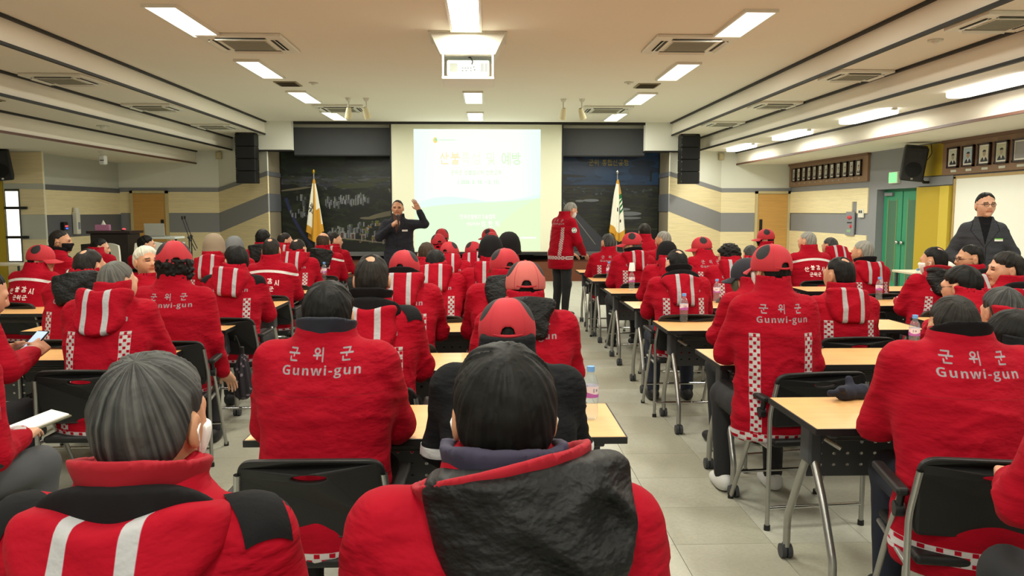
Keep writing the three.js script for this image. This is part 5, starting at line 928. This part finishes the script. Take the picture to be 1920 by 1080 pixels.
A([.19, 1.32, 3.78], 'in pale red cap with black hood lining, middle right', { jk: 'text', cap: 'pale', hood: 'black', hc: 'black', lean: .2, skin: 0, hs2: .9 });
A([-.52, 1.31, 5.05], 'in red cap and striped hood, third left-middle row', { hood: 1, cap: 1, hc: 'black', collar: 'lining', hy: -.15, lean: .3 });
A([.12, 1.32, 5.05], 'in red cap turned left with black hood, third row', { cap: 1, hood: 'black', hc: 'black', hy: .3, lean: .25, jk: 'plain' });
A([-.40, 1.25, 6.3], 'with dark hair and striped hood, fourth left-middle row', { hood: 1, hc: 'black', lean: .35 });
A([.04, 1.34, 6.3], 'in black knit hat with striped hood, fourth middle row', { hood: 1, hat: 'black', hc: 'black', lean: .15 });
A([-.56, 1.26, 7.5], 'with brown-black hair, fifth left-middle row', { hc: 'brown', jk: 'text' });
A([.22, 1.30, 7.5], 'in wide black knit hat, fifth middle row', { hat: 'black', hc: 'black', hs: 1.12, jk: 'plain' });
A([-0.39, 1.23, 8.5], 'in red cap with striped hood, sixth left-middle row', { cap: 1, hood: 1, hc: 'black', hy: -.4 });
A([-0.15, 1.20, 9.3], 'in red cap leaning left, sixth row centre', { cap: 1, hood: 1, hc: 'black', hy: .5, arms: 'lap' });
A([-.60, 1.27, 10.0], 'in red cap, seventh left-middle row before the screen', { cap: 1, hc: 'black', jk: 'plain', hy: .2 });
A([-.62, 1.31, 11.2], 'in red cap, farthest left-middle seat before the screen', { cap: 1, hc: 'black', jk: 'plain' });
A([.07, 1.29, 10.0], 'in red cap, seventh right-middle row before the screen', { cap: 1, hc: 'black', jk: 'plain', hy: .2 });
A([.05, 1.31, 11.2], 'in red cap facing left, farthest right-middle seat', { cap: 1, hc: 'black', jk: 'plain', hy: .9 });
// left block along the aisle
A([-1.96, 1.29, 4.25], 'with short grey hair and raised striped hood, left block', { hood: 1, hair: 'short', hc: 'grey', lean: .22, neck: -.06, tv: .02, hy: -.35, skin: 2, hs2: 1.05 });
A([-1.95, 1.34, 5.0], 'in red hat over bushy curly black hair, left aisle', { jk: 'text', cap: 1, hair: 'bushy', hc: 'black', hs: 1.04, capS: 1.08, lean: .12, hy: .35, arms: ['lap', 'side'], yaw: .12 });
A([-1.91, 1.29, 6.1], 'with black hair turned left and striped hood, left aisle', { hood: 1, hair: 'full', hc: 'black', hy: .6, lean: .2, epaulet: 1 });
A([-2.03, 1.30, 7.55], 'balding with white band across shoulders, left aisle', { jk: 'patrol', hair: 'thin', hc: 'dark', skin: 0 });
A([-2.05, 1.25, 8.7], 'with dark hair and striped hood before the left flag', { hood: 1, hc: 'dark', hair: 'thin', hy: -.3 });
A([-1.99, 1.29, 9.75], 'balding with black hood below the left flag', { hood: 'black', jk: 'patrol', hair: 'bald', hc: 'brown' });
A([-2.06, 1.27, 10.8], 'with dark hair turned right beside the mural', { hc: 'dark', hy: -.9, hood: 1, yaw: -.25 });
A([-1.97, 1.24, 3.0], 'cut by left edge with notebook on lap', { yaw: -.25, patch: 1, epaulet: 1, hc: 'black', arms: 'lap', lean: .25, legs: 'grey', shoe: 'brown' });
const phoneHolder = A([-2.43, 1.28, 3.95], 'with black hair holding a phone at left edge', { hc: 'black', hy: -.5, hp: .35, lean: .3, yaw: -.35, skin: 0, collar: 'lining', joints: [{ e: [-.25, .80, -.14], w: [-.04, .83, -.38], pose: 'relaxed', roll: .9, hd: [.5, .15, -1] }, { e: [.27, .80, -.18], w: [.14, .83, -.42], pose: 'grip', roll: -.9, hd: [-.3, .3, -1] }] });
A([-2.57, 1.31, 5.2], 'with dark hair and black hood, left block second column', { hood: 'black', hc: 'dark', hair: 'thin', hy: -.3, lean: .25, skin: 0, hs2: .95 });
A([-2.68, 1.28, 6.3], 'with white hair turned to show his face', { hc: 'white', hair: 'full', face: 1, hy: -2.0, yaw: -.3, lean: .15, neck: .03, skin: 0, hp: -.05, jk: 'plain', arms: 'lap' });
A([-2.57, 1.32, 7.55], 'in beige knit hat with striped hood', { hat: 'beanie', hood: 1, hc: 'grey', lean: .15 });
A([-2.74, 1.26, 8.7], 'in grey knit hat behind the beige one', { hat: 'grey', hc: 'grey' });
A([-2.72, 1.33, 9.75], 'with black hair and black hood near angled wall', { hair: 'full', hc: 'black', hood: 'black' });
A([-2.72, 1.26, 10.8], 'balding in profile near the left mural edge', { hair: 'thin', hc: 'dark', hy: -1.0, face: 1, hood: 1 });
A([-3.93, 1.26, 7.1], 'in red cap in profile with white lettering, far left', { cap: 1, jk: 'patrol', hc: 'black', hy: -1.15, face: 1, lean: .2, yaw: -.2, skin: 0 });
A([-4.34, 1.36, 8.2], 'with dark hair and black neck warmer in profile, left', { hc: 'dark', hy: -.75, yaw: -.6, face: 1, mask: 'black', patch: 1, jk: 'plain', collar: 'lining', lean: .1, skin: 1 });
A([-4.61, 1.23, 9.6], 'with black hair in profile before the dark lectern', { hc: 'black', hy: -1.1, yaw: 0, face: 1, jk: 'plain' });
A([-4.62, 1.22, 10.9], 'with black hair in profile before the white chairs', { hc: 'black', hair: 'full', hy: -1.1, yaw: 0, lean: .08, bulk: .9, face: 1, jk: 'plain' });
// right block
A([1.68, 1.254, 2.76], 'with cropped hair bending over the nearest right table', { hair: 'short', hc: 'dark', jk: 'text', lean: .24, neck: -.09, yaw: -.2, tv: .03, ch: .014, bulk: 1.1, wide: 1.1, hem: -.26, collar: 'lining', skin: 1, legs: 'navy' });
A([2.06, 1.17, 3.0], 'with black hair bun and orange band at right edge', { hair: 'bun', hc: 'black', band: 1, jk: 'black', lean: .42, hy: .2 });
A([1.46, 1.39, 3.98], 'in red cap with tall lettered back, second right row', { cap: 1, hc: 'black', lean: .1, hy: .3, yaw: .0, cdx: .13, cyaw: .1, skin: 1, bulk: .96, wide: .9, arms: ['table', 'lap'], shoe: 'white', mask: 1 });
A([2.55, 1.18, 3.8], 'with charcoal grey hair at right edge', { hair: 'full', hc: 'salt', lean: .42, jk: 'plain' });
A([1.68, 1.26, 5.0], 'in navy cap and camouflage mask, right aisle', { cap: 'navy', hair: 'long', hc: 'black', mask: 'camo', hy: .55, yaw: .2, lean: .3, jk: 'plain', arms: 'table' });
A([2.28, 1.26, 5.0], 'balding with black hair and striped hood, third right row', { hood: 1, hair: 'thin', hc: 'black', hy: .35, lean: .1, skin: 1 });
A([3.05, 1.17, 4.95], 'with round black hair looking down, right side', { hair: 'full', hc: 'black', hs: 1.14, hy: .5, lean: .4, jk: 'plain', glasses: 1 });
A([1.51, 1.25, 6.2], 'with thinning black hair and black collar, fourth right row', { hood: 1, lin: 1, hair: 'thin', hc: 'black', collar: 'lining', lean: .25, hy: .2, legs: 'navy', hs2: 1.1 });
A([2.28, 1.26, 7.35], 'with wavy black hair turned left, right block', { hair: 'curly', hc: 'black', hy: .7, hood: 1, glasses: 1, hs: .92 });
A([1.71, 1.25, 7.4], 'in dark knit hat behind the thinning hair', { hat: 'black', hc: 'dark', hood: 1 });
A([2.41, 1.27, 8.75], 'in red cap facing left, right block centre', { cap: 1, hc: 'grey', hy: 1.1, face: 1, yaw: .2 });
A([1.62, 1.32, 8.7], 'in red cap over grey hair facing left, right aisle', { cap: 1, hc: 'grey', hood: 1, collar: 'lining', hy: .95, yaw: .15, face: 1 });
A([1.54, 1.27, 9.9], 'with grey-black hair and lettered back, right aisle front', { hc: 'salt', hy: .3 });
A([2.24, 1.30, 9.9], 'with silver grey hair turned left before the flag', { hc: 'silver', hy: .8, jk: 'plain' });
A([2.28, 1.37, 11.3], 'with dark hair, tallest near the right mural edge', { hc: 'dark', hair: 'full', jk: 'plain' });
A([2.98, 1.17, 8.8], 'with dark grey hair half hidden, right block', { hc: 'salt', jk: 'plain' });
A([3.69, 1.32, 10.3], 'in red cap facing left before the right wood door', { cap: 1, hc: 'black', hy: 1.1, jk: 'plain', mask: 'black' });
A([3.67, 1.32, 8.9], 'with silver hair and white band across the shoulders', { jk: 'patrol', hc: 'silver', hy: .5, lean: .12, yaw: .1 });
A([4.37, 1.22, 9.9], 'with dark grey hair before the right wood panels', { hc: 'salt', hy: .5, hood: 1 });
A([3.64, 1.27, 7.5], 'with grey hair and striped hood before the green door', { hc: 'silver', hood: 1, collar: 'lining', hy: .5, yaw: .1 });
A([3.65, 1.27, 6.3], 'with dark hair and face mask before the ochre wall', { hood: 'black', hair: 'thin', hc: 'black', mask: 1, hy: .5, side: .14, collar: 'redPlain', yaw: .1 });
A([4.01, 1.28, 6.4], 'with glasses in profile below the standing man', { hc: 'black', glasses: 1, side: -.12, hy: 1.2, face: 1, hood: 1, lin: 1, yaw: .2 });
A([3.51, 1.28, 5.2], 'with dark hair in profile at the right edge', { hc: 'dark', hair: 'full', hy: 1.1, face: 1, hood: 1, lin: 1, yaw: .25, skin: 0 });
A([1.60, 1.36, 1.92], 'mostly out of frame, red sleeve at lower right', { jk: 'plain', hc: 'black', lean: .25, bulk: 1.08 });
// standing
person([1.30, 1.70, 11.7], 'person in red jacket and white mask standing in the aisle', { stand: 1, yaw: -1.0, hc: 'silver', hair: 'short', mask: 1, face: 1, hp: .55, lean: .12, patch: 1, jk: 'textc', cell: .014, skin: 0, joints: [{ e: [-.25, 1.10, -.12], w: [-.20, .92, -.30], pose: 'relaxed' }, { e: [.25, 1.10, -.10], w: [.16, .92, -.28], pose: 'relaxed' }] });
person([-1.28, 1.71, 11.6], 'person in dark suit speaking into a microphone, hand raised', { stand: 1, yaw: Math.PI - .12, hc: 'black', hair: 'recede', face: 1, neck: .02, jk: 'navy', cell: .014, hy: .12, lean: .05, skin: 0, joints: [{ e: [-.40, 1.36, -.05], w: [-.34, 1.53, -.12], pose: 'open', hd: [.45, 1, -.1], roll: 0 }, { e: [.27, 1.16, -.08], w: [.05, 1.33, -.24], pose: 'grip', hd: [-.75, .5, -.4], roll: -1.2 }] });
person([4.75, 1.73, 7.4], 'person in charcoal suit and glasses standing by the whiteboard', { stand: 1, yaw: 2.75, hc: 'black', hair: 'short', neck: .02, face: 1, glasses: 1, jk: 'suit', cell: .012, hy: .2, lean: .05, skin: 2, wide: .82, bulk: .88, nocollar: 1, joints: [{ e: [-.27, 1.13, .02], w: [-.06, .95, -.2], pose: 'relaxed' }, { e: [.27, 1.13, .02], w: [.06, .95, -.2], pose: 'relaxed' }] });
// ---------- small things on and around the tables ----------
const labelTex = canvasTex(256, 64, (g, w, h) => { g.fillStyle = '#e9d9e2'; g.fillRect(0, 0, w, h); g.fillStyle = '#b25fb0'; g.beginPath(); g.moveTo(0, h); for (let x = 0; x <= w; x += 8) g.lineTo(x, h * .62 + 7 * Math.sin(x / 22)); g.lineTo(w, h); g.fill(); g.fillStyle = '#8d8d99'; for (let k = 0; k < 4; k++) { g.fillRect(20 + k * 64, 12, 6, 22); g.fillRect(34 + k * 64, 16, 12, 14); } });
function makeBottle() {
  const t = new THREE.Group(), prof0 = [[0, .004], [.022, .002], [.029, .008], [.030, .02], [.029, .05], [.0275, .06], [.030, .07], [.031, .10], [.031, .135], [.029, .15], [.022, .172], [.0135, .183], [.0125, .19], [.0125, .196]].map(p => new THREE.Vector2(...p));
  mesh('bottle_body', new THREE.LatheGeometry(prof0, 22), new THREE.MeshPhysicalMaterial({ color: 0xf4fbff, roughness: .06, transmission: .92, thickness: 0, ior: 1.33 }), t);
  mesh('label_wrap', T(new THREE.CylinderGeometry(.0318, .0312, .045, 26, 1, true), 0, .115, 0), S(0xffffff, .45, 0, { map: labelTex, side: THREE.DoubleSide }), t);
  mesh('bottle_cap', cyl(.0155, .0155, .02, 0, .203, 0, 18), S(0x6fa6e6, .45), t);
  return t;
}
const bottle = makeBottle();
[[.41, -3.04, 'on the nearest middle table in front'], [1.46, -5.74, 'beside the thinning hair on the third right table'], [2.06, -6.95, 'left of the camouflage mask in the right block'], [1.50, -8.05, 'under a paper cup near the right aisle'], [1.47, -9.38, 'farthest along the right aisle'], [3.62, -7.12, 'before the grey haired person by the green door'], [4.55, -8.15, 'small and far, below the green door'], [2.51, -4.50, 'on the second right table beside the cropped hair'], [2.45, -8.15, 'far behind the right block centre'], [-1.92, -9.42, 'far on a left aisle table']].forEach(([x, z, n]) => { const b = copyOf(bottle, 'water_bottle', 'small clear water bottle with blue cap, ' + n, x, .73, z, x * 7); b.userData.category = 'bottle'; b.userData.group = 'water bottles on the tables'; });
{
  const cupG = (() => { const p = [[0, .003], [.024, .002], [.034, .085], [.036, .086], [.033, .084], [.023, .006], [0, .006]].map(q => new THREE.Vector2(...q)); return new THREE.LatheGeometry(p, 24); })();
  const c = thing('paper_cup', 'white paper cup upside down over a bottle, right aisle', 'cup', 1.50, .944, -8.05); c.rotation.x = Math.PI; c.position.y = 1.02; mesh('cup_wall', cupG, M.paper, c);
  phoneHolder.updateMatrixWorld(true); const pq = phoneHolder.localToWorld(V(.075, .875, -.50)), ph = thing('smartphone', 'pale blue lit smartphone held at the left edge', 'phone', pq.x, pq.y, pq.z, -.35);
  const pb = mesh('phone_case', rbox(.076, .155, .009, .004), M.black, ph); mesh('screen', box(-.035, .035, -.07, .07, .0046, .0056), S(0x9fb8d8, .3, 0, { emissive: new THREE.Color(.5, .62, .85), emissiveIntensity: .5 }), pb); pb.rotation.x = -.9;
  const nb = thing('notebook', 'open white notebook on the lap at the left edge', 'notebook', -1.90, .655, -3.34, -.6); const cv = mesh('cover', rbox(.15, .008, .21, .003), S(0x6b6a55, .7), nb); cv.rotation.x = .18; mesh('page_block', rbox(.14, .008, .195, .002, 0, .008, 0), M.paper, cv);
  const um = thing('folded_umbrella', 'dark patterned folded umbrella hanging from a left table', 'umbrella', -1.72, .22, -5.55);
  const uTex = canvasTex(128, 256, (g, w, h) => { g.fillStyle = '#221e26'; g.fillRect(0, 0, w, h); g.fillStyle = '#7c6f7c'; for (let i = 0; i < 60; i++) { g.beginPath(); g.arc((i * 37) % w, (i * 53) % h, 4, 0, 7); g.fill(); } });
  const up = [[0, 0], [.03, .004], [.055, .03], [.06, .1], [.05, .2], [.035, .28], [.015, .33], [0, .335]].map(q => new THREE.Vector2(...q)), ug = new THREE.LatheGeometry(up, 40), pp = ug.attributes.position; for (let i = 0; i < pp.count; i++) { const a = Math.atan2(pp.getX(i), pp.getZ(i)), k = 1 + .14 * Math.sin(a * 7 + pp.getY(i) * 9); pp.setX(i, pp.getX(i) * k); pp.setZ(i, pp.getZ(i) * k); } ug.computeVertexNormals();
  mesh('canopy', ug, S(0xffffff, .8, 0, { map: uTex }), um); mesh('strap', tube([[0, .32, 0], [-.02, .40, 0], [-.04, .46, .01], [-.05, .42, 0]], .005, 6, 16), M.black, um); mesh('handle', rbox(.03, .06, .03, .01, 0, .35, 0), M.black, um);
  const bg = thing('tote_bag', 'black cloth bag hanging from a table near the right wall', 'bag', 3.34, .36, -6.5, .3);
  const bag = ellip([0, .13, 0], [.12, .15, .06]); mesh('bag_body', mesher((x, y, z) => bag(x, y, z) + .014 * fbm(x * 14, y * 10, z * 14, 3), [-.17, -.06, -.11], [.17, .32, .11], .011), S(0x17171a, .85), bg); mesh('handle', tube([[-.06, .24, 0], [-.04, .33, 0], [.04, .33, 0], [.06, .24, 0]], .007, 6, 18), M.black, bg);
  const gl = thing('knit_glove', 'dark navy glove lying on the nearest right table', 'glove', 1.55, .73, -3.32, .5);
  const g0 = capsule([0, .03, 0], [.09, .03, .02], .034, .03), g1 = capsule([.05, .03, 0], [.06, .085, -.02], .022, .014), g2 = capsule([.0, .03, 0], [-.06, .035, -.02], .02, .013), g3 = capsule([.0, .03, 0], [-.05, .06, .03], .018, .012), g4 = capsule([.09, .03, .02], [.14, .035, .0], .03, .024);
  mesh('glove_body', mesher((x, y, z) => smax(smin(smin(smin(g0(x, y, z), g1(x, y, z), .02), smin(g2(x, y, z), g3(x, y, z), .01), .015), g4(x, y, z), .02) + .004 * noise(x * 50, y * 50, z * 50), .002 - y, .004), [-.1, -.01, -.08], [.2, .13, .09], .007), S(0x1e2130, .95), gl);
  const st = thing('side_table', 'pale side table by the whiteboard', 'table', 6.05, 0, -10.2); mesh('top', rbox(1.1, .03, .6, .006, 0, .74, 0), S(0xd9cfb4, .5), st); for (const sx of [-1, 1]) for (const sz of [-1, 1]) mesh('leg', rbox(.035, .725, .035, .004, sx * .5, .362, sz * .26), M.darkGrey, st);
  const pl = thing('plastic_bag', 'crumpled white plastic bag on the side table', 'bag', 6.15, .755, -10.1);
  const pe = ellip([0, .10, 0], [.2, .12, .16]); mesh('bag_film', mesher((x, y, z) => smax(pe(x, y, z) + .035 * fbm(x * 11, y * 11, z * 11, 3), .003 - y, .006), [-.26, -.01, -.22], [.26, .26, .22], .013), S(0xe9e9e2, .35), pl);
  const mc = thing('microphone', 'black handheld microphone of the speaker in dark suit', 'microphone', -1.235, 1.34, -11.27);
  const mh = mesh('grip', cyl(.013, .010, .16, 0, .05, 0, 14), M.black, mc); mesh('grille', T(new THREE.SphereGeometry(.026, 16, 12), 0, .145, 0), M.darkGrey, mh); mh.rotation.set(-.35, 0, .1);
}
renderer.render(scene, camera);
